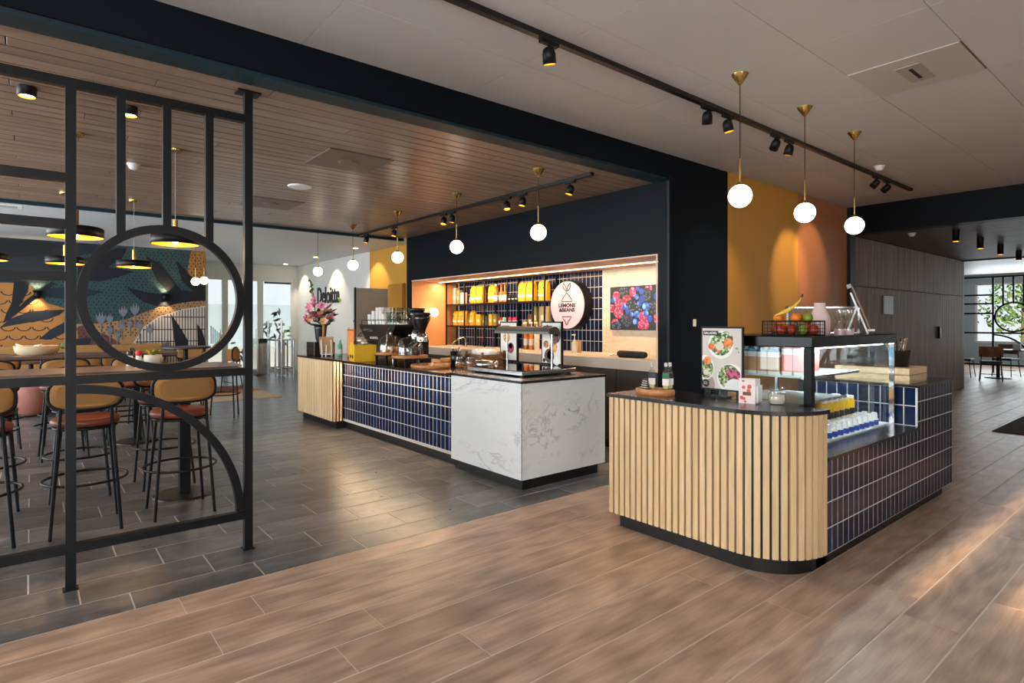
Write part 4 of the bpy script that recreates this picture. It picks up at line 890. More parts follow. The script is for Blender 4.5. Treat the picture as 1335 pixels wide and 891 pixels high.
for j in range(3):
    a = j*2.1; pts = [(0, 0, .09), (.05*math.cos(a), .05*math.sin(a), .24), (.12*math.cos(a), .12*math.sin(a), .33+.08*j)]; MB().tube(pts, .004, 5).build('stem', dgreen, t)
    for k in range(7):
        f = k/6; p = Vector(pts[1]).lerp(Vector(pts[2]), f); d = Vector((random.uniform(-1, 1), random.uniform(-1, 1), .3)).normalized()*.05; s_ = d.cross(Vector((0, 0, 1))).normalized()*.014; MB().add([p, p+d*.5+s_, p+d, p+d*.5-s_], [(0, 1, 2, 3)]).build('leaf', greenl, t)
t = thing('framed_poster', 'narrow wooden framed orange drink poster left of the coffee machine', 'poster', (3.56, 7.98, CT)); MB().box(-.012, .012, -.12, .12, 0, .40).build('frame', mat('orange_wood_frame', S(170, 90, 40), .5), t); MB().box(-.0145, -.012, -.1, .1, .03, .375).build('print', mat('orange_print', S(226, 140, 70), .6, nz=(14, .5)), t); MB().box(.012, .09, -.06, .06, 0, .012).build('foot', blackp, t)
# snack box
t = thing('snack_box', 'yellow cardboard box of wrapped snacks in front of the coffee machine', 'box', (3.33, 7.12, CT), R(-12)); MB().box(-.14, .14, -.15, .15, 0, .012).build('bottom', yellow, t)
for a in ((-.14, -.132, -.15, .15, .012, .21), (.132, .14, -.15, .15, .012, .21), (-.132, .132, -.15, -.142, .012, .21), (-.132, .132, .142, .15, .012, .21)): MB().box(*a).build('side', yellow, t)
mb = MB()
for k in (-.06, .06): mb.add([(-.1425, k+.045*math.cos(2*PI*i/14), .06+.026*math.sin(2*PI*i/14)*(1+.4*math.cos(2*PI*i/14))) for i in range(14)], [tuple(range(14))])
mb.build('printed_moustache', ink, t)
tag(MB().box(-.139, -.1385, -.1, .1, .21, .24).build('lid_flap', yellow, t)); MB().tube([(-.1, .14, .21), (0, .13, .36), (.12, .12, .40)], .006, 6).build('lid_wire', blackp, t)
for i in range(16):
    p = thing('wrapped_snack', 'crinkled foil wrapped snack heaped in the yellow box', 'snack', (3.33+random.uniform(-.09, .09)*(1-i/22), 7.12+random.uniform(-.1, .1)*(1-i/22), CT+.13+.03*(i//3)-.0), random.random()*6, group='wrapped snacks in the yellow box')
    MB().rbox(-.045, .045, -.03, .03, 0, .03, .012).build('wrapper', [silverp, kraft, paper][i % 3], p)
# coffee machine
t = thing('espresso_machine', 'black espresso machine with a wide tapering back panel on the bar', 'coffee machine', (3.8, 7.25, CT)); 
def vprism(P, x0, x1): return MB().add([(x0, y, z) for y, z in P]+[(x1, y, z) for y, z in P], [tuple(range(len(P))), tuple(range(2*len(P)-1, len(P)-1, -1))]+[((i+1) % len(P), i, len(P)+i, len(P)+(i+1) % len(P)) for i in range(len(P))])
vprism([(-.50, .44), (-.50, .47), (.55, .47), (.55, .44), (.24, .16), (-.2, .16)], -.2, .25).build('body', blackp, t); MB().rbox(-.16, .25, -.36, .36, .05, .16, .01).build('drip_base', blackp, t)
for x in (-.12, .2):
    for y in (-.3, .3): MB().cyl(x, y, 0, .05, .02, 10).build('foot', chrome, t)
vprism([(.14, .37), (.14, .40), (.42, .415), (.42, .375)], -.204, -.2).build('badge', mat('smoked_badge', S(74, 78, 84), .3), t); text('lettering', 'ROSEVOL', .03, whitepl, t, (3.597, 7.34, CT+.275), '-x', sx_=1.3)
MB().tube([(-.19, -.45, .53), (-.19, .5, .53), (.22, .5, .53), (.22, -.45, .53)], .006, 6, True).build('cup_rail', blackm, t)
for x, y in ((-.19, -.45), (-.19, .5), (.22, .5), (.22, -.45)): MB().cyl(x, y, .47, .53, .005, 6).build('rail_post', blackm, t)
for y in (-.22, .12): MB().rod((-.2, y, .24), (-.3, y-.04, .21), .012).build('group_handle', blackp, t)
MB().tube([(-.2, -.35, .42), (-.28, -.42, .36), (-.29, -.44, .2)], .007, 6).build('steam_wand', chrome, t)
cupme = MB().lathe([(.028, 0), (.04, .095), (.036, .095), (.025, .006), (0, .006)], 14)
cp = cupme.mesh('cup', wglass); gp = MB().lathe([(.026, 0), (.036, .1), (.033, .1), (.024, .01), (0, .01)], 14).mesh('tumbler', jarg)
n = 0
LV = ['lowest', 'second', 'third', 'topmost']; ST = ['leftmost', 'second', 'middle', 'fourth', 'rightmost']
for n, (y0, hs) in enumerate(((7.62, 2), (7.5, 3), (7.38, 4), (7.28, 4), (7.2, 2))):
    for x0 in (3.68, 3.8):
        for k in range(hs):
            o = bpy.data.objects.new('cup', cp); COL.objects.link(o); o.location = (x0, y0, CT+.472+k*.045+.0); tag(o, '%s white cup of the %s stack, %s row on the espresso machine' % (LV[k], ST[n], 'front' if x0 < 3.7 else 'rear'), 'cup', 'white cups stacked on the espresso machine')
for n, (y0, hs) in enumerate(((7.06, 2), (6.97, 3), (6.88, 3), (6.80, 1))):
    for x0 in (3.68, 3.8):
        for k in range(hs):
            o = bpy.data.objects.new('tumbler', gp); COL.objects.link(o); o.location = (x0, y0, CT+.472+k*.06); tag(o, '%s glass tumbler of the %s stack, %s row on the espresso machine' % (LV[k], ['left', 'second', 'third', 'right'][n], 'front' if x0 < 3.7 else 'rear'), 'glass', 'glass tumblers on the espresso machine')
def grinder(u, v, lab, h):
    t = thing('coffee_grinder', lab, 'coffee grinder', (u, v, CT), group='coffee grinders'); MB().rbox(-.09, .09, -.08, .08, 0, .06, .01).build('base', blackp, t); MB().rbox(-.06, .07, -.06, .06, .06, h*.48, .02).build('body', blackp, t); MB().lathe([(.075, h*.42), (.078, h*.5), (.07, h*.56), (.04, h*.6)], 20).build('burr_housing', chrome, t)
    MB().lathe([(.035, h*.58), (.05, h*.66), (.1, h*.86), (.105, h*.97), (.1, h*.97), (.095, h*.86), (.03, h*.6)], 24).build('hopper', mat('smoked_hopper', S(30, 24, 20), .15) if 'smoked_hopper' not in MT else MT['smoked_hopper'], t); MB().lathe([(.108, h*.965), (.11, h), (.0, h*1.005)], 24).build('hopper_lid', blackp, t); MB().rod((-.06, 0, .24), (-.14, 0, .2), .012).build('spout', chrome, t)
grinder(3.80, 6.55, 'taller coffee grinder right beside the espresso machine', .68); grinder(3.74, 6.32, 'shorter coffee grinder nearest the niche lamp', .62)
def oval_board(name, lab, u, v, z, a, b, th, rz=0, gr='round wooden serving boards'):
    t = thing(name, lab, 'serving board', (u, v, z), rz, gr); mb = MB().lathe([(.97, 0), (1, th*.3), (1, th*.7), (.97, th)], 32, (0, 0, 0), True, a, b); mb.v = [(x, y, zz) for x, y, zz in mb.v]; mb.build('board', walnut, t); return t
def block(u, v, r_, h, lab): 
    t = thing('display_stand', lab, 'stand', (u, v, CT), group='black display stands'); MB().rbox(-r_, r_, -r_, r_, h-.015, h, .004).build('top_plate', blackp, t)
    for x in (-1, 1):
        for y in (-1, 1): MB().box(x*r_*.85-.012, x*r_*.85+.012, y*r_*.85-.012, y*r_*.85+.012, 0, h-.015).build('leg', blackp, t)
block(3.42, 6.52, .15, .105, 'low black stand under the left pastry board'); block(3.42, 6.05, .15, .085, 'low black stand under the right pastry board')
oval_board('serving_board', 'round wooden board under the left glass dome', 3.42, 6.52, CT+.105, .2, .2, .03); oval_board('serving_board', 'round wooden board under the right glass dome', 3.42, 6.05, CT+.085, .21, .21, .035)
oval_board('serving_board', 'empty round wooden board lying flat on the bar before the domes', 3.42, 5.60, CT, .2, .26, .035); oval_board('serving_board', 'wooden board with a sandwich behind the empty board', 3.85, 5.90, CT, .16, .2, .03)
MB().rbox(3.78, 3.92, 5.82, 5.98, CT+.03, CT+.075, .015).solo('sandwich', pastry, 'flat toasted sandwich on the rear wooden board', 'sandwich')
def cloche(u, v, z, lab):
    t = thing('glass_dome', lab, 'cloche', (u, v, z), group='glass domes over pastries'); MB().open_lathe([(.155, 0), (.157, .08), (.14, .15), (.1, .19), (.05, .207), (.0, .21)], 28).build('dome', jarg, t); MB().ball((0, 0, .228), .02, 12).build('knob', chrome, t)
cloche(3.42, 6.52, CT+.135, 'left glass dome over pastries'); cloche(3.42, 6.05, CT+.12, 'right glass dome over dark cakes')
for i, (du, dv) in enumerate([(-.07, -.04), (.05, .06), (-.06, .07), (.06, -.06)]):
    MB().ball((3.42+du, 6.52+dv, CT+.135+.035), .05, 12, 1, 1.1, .7).solo('bread_roll', pastry, 'golden bread roll under the left glass dome', 'pastry', 'rolls under the left dome')
cake = mat('dark_cake', S(74, 44, 30), .6, nz=(14, .3))
for i, (du, dv) in enumerate([(-.06, -.05), (.05, .06), (-.05, .07), (.06, -.05)]):
    MB().lathe([(.035, 0), (.045, .05), (.05, .06), (.03, .085), (0, .09)], 14, (3.42+du, 6.05+dv, CT+.12)).solo('muffin', cake, 'dark muffin under the right glass dome', 'pastry', 'muffins under the right dome')
t = thing('cutlery_bin', 'black bin with utensils between the boards and the glass jars', 'bin', (3.78, 5.62, CT)); MB().open_lathe([(0, .004), (.065, .004), (.072, .17), (.068, .17), (.06, .01)], 20).build('bin', blackp, t)
for i in range(7): MB().rod((.02*math.cos(i), .02*math.sin(i), .02), (.045*math.cos(i), .045*math.sin(i), .2+.01*(i % 3)), .006, 6).build('utensil', [steel, blackp][i % 2], t)
for i, (px, lab) in enumerate([(599, 'glass jar of nuts next to the black bin'), (613, 'glass jar of nuts next to the steel pan')]):
    u, v = at(px, 479.5, CT); t = thing('snack_jar', lab, 'jar', (u, v, CT), group='glass nut jars'); MB().lathe([(.045, 0), (.052, .01), (.052, .08), (.044, .095), (.044, .1), (0, .1)], 18).build('jar', jarg, t); MB().cyl(0, 0, .1, .118, .046, 18).build('lid', jarg, t); MB().cyl(0, 0, .004, .05, .045, 16).build('nuts', mat('mixed_nuts', S(186, 112, 52), .6, nz=(60, .5)) if 'mixed_nuts' not in MT else MT['mixed_nuts'], t)
t = thing('bread_crate', 'brown wooden crate filled with paper wrapped rolls', 'crate', (4.02, 5.42, CT+.0), R(-8))
MB().box(-.13, .13, -.21, .21, 0, .012).build('bottom', crate_d, t)
for s_ in (-1, 1):
    for z in (.025, .085): MB().box(s_*.13-.006, s_*.13+.006, -.21, .21, z, z+.052).build('slat', crate_d, t); MB().box(-.124, .124, s_*.204-.006, s_*.204+.006, z, z+.052).build('slat', crate_d, t)
    for y in (-.19, .19): MB().box(s_*.118-.01, s_*.118+.01, y-.012, y+.012, .012, .165).build('corner_post', crate_d, t)
tx = text('lettering', 'FEEWWISON', .022, ink, t, (4.02, 5.42, CT), '-x', sx_=1.5); tx.location = (-.1372, .03, .1)
for i, (y, r_) in enumerate([(.13, .05), (.03, .055), (-.05, .055), (-.14, .055)]):
    mb = MB().ball((4.02, 5.42+y, CT+.15), r_, 14, 1.5, .95, .95); mb.solo('wrapped_roll', paper, ['paper wrapped roll at the left end of the brown crate', 'paper wrapped roll second from left in the brown crate', 'paper wrapped roll third from left in the brown crate', 'paper wrapped roll at the right end of the brown crate'][i], 'sandwich', 'wrapped rolls in the brown crate')
t = thing('steel_pan', 'round brushed steel pan on the bar beside the warming plate', 'pan', (3.80, 5.07, CT)); MB().open_lathe([(0, .003), (.125, .003), (.128, .09), (.123, .09), (.12, .01), (0, .008)], 32).build('pan', steel, t); MB().lathe([(.118, .08), (.118, .086), (0, .088)], 28).build('lid', steel, t)
# warming plate with heat lamp hood
t = thing('warming_plate', 'steel framed black glass warming plate with an arched heat lamp', 'food warmer', (3.80, 4.5, CT)); MB().rbox(-.35, .35, -.43, .43, .012, .05, .004).build('steel_frame', steel, t); MB().box(-.335, .335, -.415, .415, .05, .054).build('glass_top', mat('black_ceramic_glass', S(20, 18, 18), .05), t)
for x in (-.3, .3):
    for y in (-.38, .38): MB().cyl(x, y, 0, .012, .02, 10).build('foot', blackp, t)
hood = MB(); P = [(.08*math.cos(PI*i/10), .075*math.sin(PI*i/10)) for i in range(11)]; hm = mat('grey_hood', S(98, 98, 94), .35, .5)
hood.sweep(P+[(-.072, 0), ]+[(.072*math.cos(PI*i/10), .068*math.sin(PI*i/10)) for i in range(9, 0, -1)], [((.15, -.33, .385), (1, 0, 0), (0, 0, 1)), ((.15, .52, .385), (1, 0, 0), (0, 0, 1))]).build('hood', hm, t)
for y in (-.335, .52): hd = MB().sweep(P, [((.15, y, .385), (1, 0, 0), (0, 0, 1)), ((.15, y+.005, .385), (1, 0, 0), (0, 0, 1))]).build('hood_end', hm, t)
MB().rbox(.09, .21, -.25, .44, .388, .40, .004).build('heat_element', mat('warm_element', S(230, 160, 90), .4, emit=.8), t)
for y in (-.3, .40): MB().cyl(.15, y, .05, .385, .011, 12).build('post', steel, t)
def menu_stand(v, lab, seed):
    t = thing('menu_stand', lab, 'menu board', (4.215, v, CT), group='black framed menu boards on the bar'); random.seed(seed)
    MB().box(-.012, .012, -.155, .155, .06, .51).build('frame', blackm, t); pr = MB().box(-.0135, -.012, -.14, .14, .075, .495).build('print', paper, t); MB().box(-.04, .04, -.1, .1, 0, .008).build('foot', blackm, t)
    for y in (-.05, .05): MB().box(-.008, .008, y-.01, y+.01, .008, .06).build('stand_leg', blackm, t)
    def disc(y, z, r_, m): 
        MB().add([(-.0145, y+r_*math.cos(2*PI*i/16), z+r_*math.sin(2*PI*i/16)) for i in range(16)]+[(-.0135, y+r_*math.cos(2*PI*i/16), z+r_*math.sin(2*PI*i/16)) for i in range(16)], [tuple(range(15, -1, -1))]+[(i, (i+1) % 16, 16+(i+1) % 16, 16+i) for i in range(16)]).build('food_photo', m, t)
    MB().box(-.0145, -.0135, -.02, .12, .425, .465).build('title_bar', ink, t); scribble(t, -.0148, .05, .445, .11, .018, whitepl, .003)
    return t, disc
fo = photo('salad_photo', [S(150, 90, 50), S(196, 140, 90), S(110, 60, 36), S(90, 120, 60)]); fg = photo('greens_photo', [S(70, 120, 50), S(40, 84, 34), S(130, 160, 80)]); fp = photo('beet_photo', [S(150, 40, 80), S(206, 90, 130), S(110, 20, 60)], 60); fy = photo('yellow_food_photo', [S(222, 150, 50), S(236, 180, 90), S(190, 90, 40)]); bowl_d = photo('dark_bowl_photo', [S(90, 40, 50), S(130, 40, 60), S(60, 26, 34), S(80, 110, 50)])
t, d = menu_stand(5.19, 'black framed menu board with burger photos left of the heat lamp', 3); d(.03, .33, .06, fy); d(-.04, .21, .06, fp); d(-.04, .235, .035, fg); d(.07, .13, .05, fo); d(.12, .12, .018, ink)
t, d = menu_stand(4.48, 'black framed menu board with bowl photos right of the heat lamp', 4); d(-.06, .36, .08, bowl_d); d(-.08, .39, .035, fg); d(.08, .27, .04, fo); d(-.03, .24, .06, fy); d(.03, .15, .075, bowl_d); d(.02, .16, .045, fp); d(-.08, .1, .045, whitepl); d(.11, .1, .022, ink); d(.06, .46, .015, fg)
random.seed(21)
# ================================================================== BACK NICHE
MB().box(BU-.004, NB-.013, NR+.001, NL-.013, NC-.115, NC).solo('back_worktop', mat('worktop_concrete', S(206, 196, 180), .35, nz=(6, .08)), 'pale stone worktop running through the bar niche', 'worktop')
bs = thing('back_cabinets', 'row of dark grey base cabinets below the niche worktop', 'cabinet', (5.4, 6.4, 0)); MB().box(BU+.03, NB-.013, NR+.001, NL-.013, .1, NC-.116).build('carcass', dgrey, bs, True); MB().box(BU+.07, NB-.013, NR+.001, NL-.013, 0, .1).build('plinth', kick, bs, True)
for i in range(9):
    y = NR+.005+i*.573; MB().rbox(BU+.008, BU+.03, y+.003, min(y+.57, NL-.015), .62, NC-.122, .003).build('drawer_front', dgrey, bs, True); MB().rbox(BU+.008, BU+.03, y+.003, min(y+.57, NL-.015), .105, .615, .003).build('cabinet_door', dgrey, bs, True)
t = thing('led_light_strip', 'warm light strip under the niche soffit', 'light strip', (5.62, 6.4, NT-.013)); MB().box(-.007, .007, -2.55, 2.5, -.01, 0).build('diffuser', ledw, t)
ls = bpy.data.lights.new('lamp_light', 'AREA'); ls.shape = 'RECTANGLE'; ls.size = .05; ls.size_y = 5.0; ls.energy = 62; ls.color = (1, .66, .36); lo = bpy.data.objects.new('lamp_light', ls); COL.objects.link(lo); lo.parent = t; lo.location = (0, 0, -.018)
# shelf
SF, SB = 5.78, NB-.01; t = shelf = thing('steel_shelf', 'black steel shelf with wooden boards on the navy tiles', 'shelf', (5.9, 7.6, NC))
for v in (8.93, 8.36, 7.78, 7.18, 6.57, 6.315):
    for x in (SF, SB-.02): MB().box(x, x+.02, v-.01, v+.01, NC, 2.14).build('upright', blackm, t, True)
for z in (1.765, 1.39):
    MB().box(SF+.02, SB-.02, 6.305, 8.94, z-.022, z-.002).build('shelf_board', mat('dark_shelf_wood', S(66, 44, 32), .5) if 'dark_shelf_wood' not in MT else MT['dark_shelf_wood'], t, True)
    MB().box(SF-.002, SF, 6.305, 8.94, z-.02, z).build('front_edge', blackm, t, True)
MB().box(SF, SF+.02, 6.305, 8.94, 2.125, 2.145).build('top_rail', blackm, t, True)
def coffee_bag(v, z, lab, h=.27, w_=.15, gr='yellow coffee bags', x=5.88):
    t = thing('coffee_bag', lab, 'bag', (x, v, z), random.uniform(-.08, .08), gr); mb = MB(); N = 10
    P = [(-.05, 0), (-.055, h*.4), (-.045, h*.8), (-.008, h*.97), (.008, h*.97), (.045, h*.8), (.055, h*.4), (.05, 0)]
    mb.sweep(P, [((0, -w_/2+w_*i/6, .006*math.sin(i*2.1)), (1-.25*(abs(i-3) == 3), 0, 0), (0, 0, 1)) for i in range(7)]).build('bag_body', bagy, t)
    MB().box(-.0575, -.052, -w_*.42, w_*.42, h*.22, h*.34).build('paper_label', paper, t)
    for y in (-.03, .03): MB().ball((-.0535, y, h*.62), .011, 8, .35).build('printed_eye', ink, t)
for v, lab in [(8.18, 'yellow coffee bag, left of the pair on the upper shelf'), (8.0, 'yellow coffee bag, right of the pair on the upper shelf'), (7.66, 'yellow coffee bag behind the upper shelf bottles'), (6.89, 'yellow coffee bag on the upper shelf left of the last bay'), (6.70, 'yellow coffee bag on the upper shelf beside the fifth upright'), (6.42, 'yellow coffee bag at the right end of the upper shelf')]: coffee_bag(v, 1.765, lab, .30, .17)
for v, lab in [(8.72, 'yellow coffee bag at the left end of the lower shelf'), (8.57, 'second yellow coffee bag on the lower shelf'), (8.44, 'third yellow coffee bag on the lower shelf'), (8.22, 'fourth yellow coffee bag on the lower shelf')]: coffee_bag(v, 1.39, lab, .26, .12)
def carton(v, z, w_, h, m, lab, gr='boxes on the niche shelf', x=5.90, d=.08):
    t = thing('package_box', lab, 'box', (x, v, z), 0, gr); MB().rbox(-d/2, d/2, -w_/2, w_/2, 0, h, .003).build('box_body', m, t); MB().box(-d/2-.001, -d/2, -w_*.3, w_*.3, h*.3, h*.55).build('paper_label', creamp, t)
olive = mat('olive_package', S(140, 134, 70), .5); bron = mat('brown_package', S(110, 70, 40), .5); gr_ = mat('grey_green_package', S(140, 146, 120), .5)
for v, z, w_, h, m, lab in [(8.78, 1.765, .09, .29, greyc, 'tall pale box at the left end of the upper shelf'), (8.66, 1.765, .08, .25, olive, 'olive box second on the upper shelf'), (8.54, 1.765, .1, .2, creamp, 'cream box third on the upper shelf'), (8.30, 1.765, .05, .12, bron, 'small brown box beside the upper coffee bags'), (8.06, 1.39, .13, .19, yellow, 'wide yellow box on the lower shelf'), (7.90, 1.39, .05, .16, gr_, 'slim grey box on the lower shelf'), (7.72, 1.39, .09, .19, yellow, 'narrow yellow box on the lower shelf'), (7.6, 1.39, .08, .19, olive, 'olive box beside the red cans'),
                            (6.86, 1.39, .09, .09, olive, 'small olive box low at the right of the lower shelf'), (6.72, 1.39, .1, .18, bron, 'brown box in the middle of the right stack'), (6.6, 1.39, .06, .29, olive, 'tall slim olive box at the right of the lower shelf'), (6.42, 1.39, .19, .29, mat('kraft_green_package', S(176, 158, 120), .6), 'large kraft box at the right end of the lower shelf')]: carton(v, z, w_, h, m, lab)
for i, (v, m) in enumerate([(7.46, red), (7.35, mint), (7.24, pinkpl), (7.10, pinkpl)]):
    t = thing('drink_can', ['red can on the lower shelf', 'mint green can on the lower shelf', 'hot pink can right of the mint can', 'last pink can in the lower shelf row'][i], 'can', (5.88, v, 1.39), group='coloured cans on the lower shelf'); MB().lathe([(.036, 0), (.04, .008), (.04, .125), (.034, .135), (0, .134)], 16).build('can_body', m, t); MB().open_lathe([(.0405, .03), (.0405, .08)], 16).build('paper_label', whitepl, t)
BP = [(.034, 0), (.036, .01), (.036, .15), (.014, .2), (.013, .27), (0, .27)]
amber = mat('amber_syrup', S(190, 110, 40), .2)
for i, v in enumerate((7.56, 7.42, 7.32)): bottle('syrup_bottle', ['amber syrup bottle left on the upper shelf', 'amber syrup bottle with red seal in the middle of the upper shelf', 'amber syrup bottle right on the upper shelf'][i], 'bottle', (5.86, v, 1.765), BP, amber, (.27, .3), .015, whitepl if i == 0 else red, paper, (.03, .12), .037, 'syrup bottles on the upper shelf')
for i, v in enumerate((7.26, 7.17, 7.09)):
    t = thing('black_tin', ['left black tin on the upper shelf', 'middle black tin on the upper shelf', 'right black tin on the upper shelf'][i], 'tin', (5.88, v-.05, 1.765), group='black tins on the upper shelf'); MB().rbox(-.03, .03, -.032, .032, 0, .12, .004).build('tin_body', blackp, t); MB().box(-.031, -.03, -.025, .025, .04, .055).build('paper_label', paper, t)
def pump(u, v, z, lab, m, h=.24, gr='pump bottles on the worktop'):
    t = thing('pump_bottle', lab, 'bottle', (u, v, z), group=gr); MB().lathe([(.038, 0), (.04, .01), (.04, h*.7), (.016, h*.85), (.016, h*.9)], 16).build('bottle_body', m, t); MB().cyl(0, 0, h*.9, h*1.2, .005, 8).build('pump_stem', whitepl, t); MB().rbox(-.045, .012, -.01, .01, h*1.18, h*1.26, .003).build('pump_head', whitepl, t)
    MB().open_lathe([(.0405, h*.2), (.0405, h*.5)], 16).build('paper_label', creamp, t)
for i, (px, m) in enumerate([(686, amber), (693, amber), (700, creamp)]): pump(5.75, onU(px, 5.75), NC, ['left syrup pump bottle seen under the heat lamp', 'middle syrup pump bottle seen under the heat lamp', 'right syrup pump bottle seen under the heat lamp'][i], m, .33)
pump(5.6, onU(749, 5.6), NC, 'pale soap pump bottle below the round sign', mat('pale_soap', S(206, 212, 190), .3), .2); MB().rbox(5.66, 5.72, onU(754, 5.7)-.04, onU(754, 5.7)+.04, NC, NC+.17, .006).solo('paper_bag', kraft, 'kraft paper bag behind the soap bottle', 'bag')
t = thing('sink_faucet', 'thin chrome faucet at the left of the niche worktop', 'faucet', (5.62, onU(607, 5.62), NC)); MB().cyl(0, 0, 0, .03, .022).build('base', chrome, t); MB().tube([(0, 0, .03), (0, 0, .13), (-.03, .02, .16), (-.16, .09, .1), (-.2, .12, .03)], .009, 8).build('spout', chrome, t); MB().rod((0, 0, .05), (.0, -.07, .07), .006).build('lever', chrome, t)
t = thing('globe_wall_lamp', 'opal globe wall lamp on the peach niche side', 'wall lamp', (5.47, NL-.012, 1.62)); MB().lathe([(.035, 0), (.035, .02)], 16).build('backplate', brass, t); t.children[0].rotation_euler = (R(90), 0, 0); MB().rod((0, -.01, 0), (0, -.06, 0), .008).build('arm', brass, t); MB().ball((0, -.12, 0), .075, 20).build('globe', opal, t)
# round sign
SUx, SV, SZ = 5.88, 5.94, 1.69
t = thing('round_sign', 'round pale pink light box sign with a fruit emblem on the navy tiles', 'sign', (SUx, SV, SZ-.34)); Rs = .335
def yzdisc(x0, x1, y, z, r_, n=48): 
    return MB().add([(x, y+r_*math.cos(2*PI*i/n), z+r_*math.sin(2*PI*i/n)) for x in (x0, x1) for i in range(n)], [tuple(range(n-1, -1, -1)), tuple(range(n, 2*n))]+[(i, (i+1) % n, n+(i+1) % n, n+i) for i in range(n)])
yzdisc(SUx, NB-.008, SV, SZ, Rs+.012).build('case', blackp, t, True); yzdisc(SUx-.006, SUx, SV, SZ, Rs).build('face', signp, t, True)
text('lettering', 'LEMONS\n&BEANS', .05, ink, t, (SUx-.0075, SV, SZ-.03), '-x', bold=.0034, sx_=1.22)
def stroke(pts, closed=True): MB().tube([(SUx-.008, SV-a, SZ+b) for a, b in pts], .0062, 6, closed).build('emblem_line', ink, t, True)
stroke([(-.105, .05), (.105, .05), (.09, .085), (.045, .13), (.0, .175), (-.045, .13), (-.09, .085)]); stroke([(-.09, -.165), (.09, -.165), (.07, -.2), (.035, -.225), (.012, -.27), (0, -.285), (-.012, -.27), (-.035, -.225), (-.07, -.2)])
for s_ in (-1, 1): stroke([(0.004*s_, .195)]+[(s_*(.02+.05*k/6+.028*math.sin(PI*k/6)), .195+.115*k/6-.0*k) for k in range(1, 7)]+[(s_*(.02+.05*k/6-.03*math.sin(PI*k/6)), .195+.115*k/6) for k in range(5, 0, -1)])
# berry screen
y0, y1, z0, z1 = 4.22, 5.235, 1.345, 1.915
t = thing('wall_screen', 'flat wall screen showing mixed berries on the cream marble', 'television', (NB-.05, (y0+y1)/2, z0)); MB().rbox(NB-.055, NB-.012, y0, y1, z0, z1, .004).build('bezel', blackp, t, True); MB().box(NB-.0565, NB-.055, y0+.012, y1-.012, z0+.012, z1-.012).build('display', emis('screen_dark', S(18, 22, 30), .5), t, True)
def berrymat(name, c1, c2, sc_, e):
    m, n, b, out = nodes(name); tcx = n.nodes.new('ShaderNodeTexCoord'); vo = n.nodes.new('ShaderNodeTexVoronoi'); vo.inputs['Scale'].default_value = sc_; L(n, tcx.outputs['Object'], vo.inputs['Vector'])
    c = hsv(n, ramp(n, vo.outputs['Distance'], [(.1, c2), (.55, c1)]), mrange(n, mapped(n)[2], .55, 1.3)); L(n, c, b.inputs['Emission Color']); b.inputs['Emission Strength'].default_value = e; b.inputs['Base Color'].default_value = (.02, .02, .02, 1); return m
bm1 = berrymat('screen_raspberry', S(150, 16, 44), S(255, 120, 150), 30, 2.6); bm2 = berrymat('screen_blueberry', S(30, 60, 130), S(120, 175, 240), 12, 2.2); bm3 = berrymat('screen_blackberry', S(6, 8, 16), S(110, 130, 150), 34, 1.3)
def berries(nm, m, L_):
    for k, (fx, fz, r_, e) in enumerate(L_):
        n = 18; r_ *= 1.08; y = y1-.012-fx*(y1-y0-.024)*.98; z = z1-.012-fz*(z1-z0-.024); x = NB-.0566-.0002*(k+1+{'raspberry': 0, 'blackberry': 9, 'blueberry': 20}[nm])
        P = [(min(max(y+r_*math.cos(2*PI*i/n)*e, y0+.013), y1-.013), min(max(z+r_*math.sin(2*PI*i/n), z0+.013), z1-.013)) for i in range(n)]
        MB().add([(x, a, b) for a, b in P], [tuple(range(n-1, -1, -1))]).build(nm, m, t, True)
berries('raspberry', bm1, [(.1, .2, .055, 1), (.28, .3, .065, 1.1), (.38, .12, .06, .8), (.14, .6, .075, 1), (.14, .38, .06, 1.1), (.55, .7, .06, 1), (.56, .9, .07, 1.2), (.64, .05, .05, 1), (.9, .3, .06, 1), (.03, .5, .05, .8), (.8, .75, .07, 1), (.08, .85, .05, 1.2)])
berries('blackberry', bm3, [(.23, .1, .06, 1.2), (.36, .48, .085, 1.1), (.28, .78, .085, 1), (.1, .93, .06, 1.3), (.62, .2, .08, .8), (.72, .5, .08, 1), (.48, .55, .05, 1), (.93, .6, .07, 1)])
berries('blueberry', bm2, [(.05, .3, .035, 1), (.24, .47, .036, 1), (.47, .05, .03, 1), (.53, .12, .036, 1), (.45, .24, .034, 1), (.54, .3, .045, 1), (.6, .47, .05, 1), (.3, .57, .034, 1), (.46, .66, .042, 1), (.43, .82, .036, 1), (.6, .64, .04, 1), (.66, .76, .04, 1), (.37, .66, .03, 1), (.5, .4, .034, 1), (.78, .25, .05, 1), (.85, .5, .05, 1), (.9, .85, .05, 1)])
t = thing('knife_roll', 'dark rolled cloth with metal tools on the worktop below the screen', 'tool roll', (5.35, 4.35, NC)); mb = MB(); mb.M = Matrix.Rotation(R(90), 4, 'X'); mb.lathe([(.03, -.2), (.042, -.18), (.04, .16), (.03, .2)], 14, (0, .042, 0)); mb.build('cloth', ink, t)
for i in range(4): MB().rod((-.02+.015*i, .18, .03), (-.03+.02*i, .32, .02), .007, 6).build('tool', steel, t)
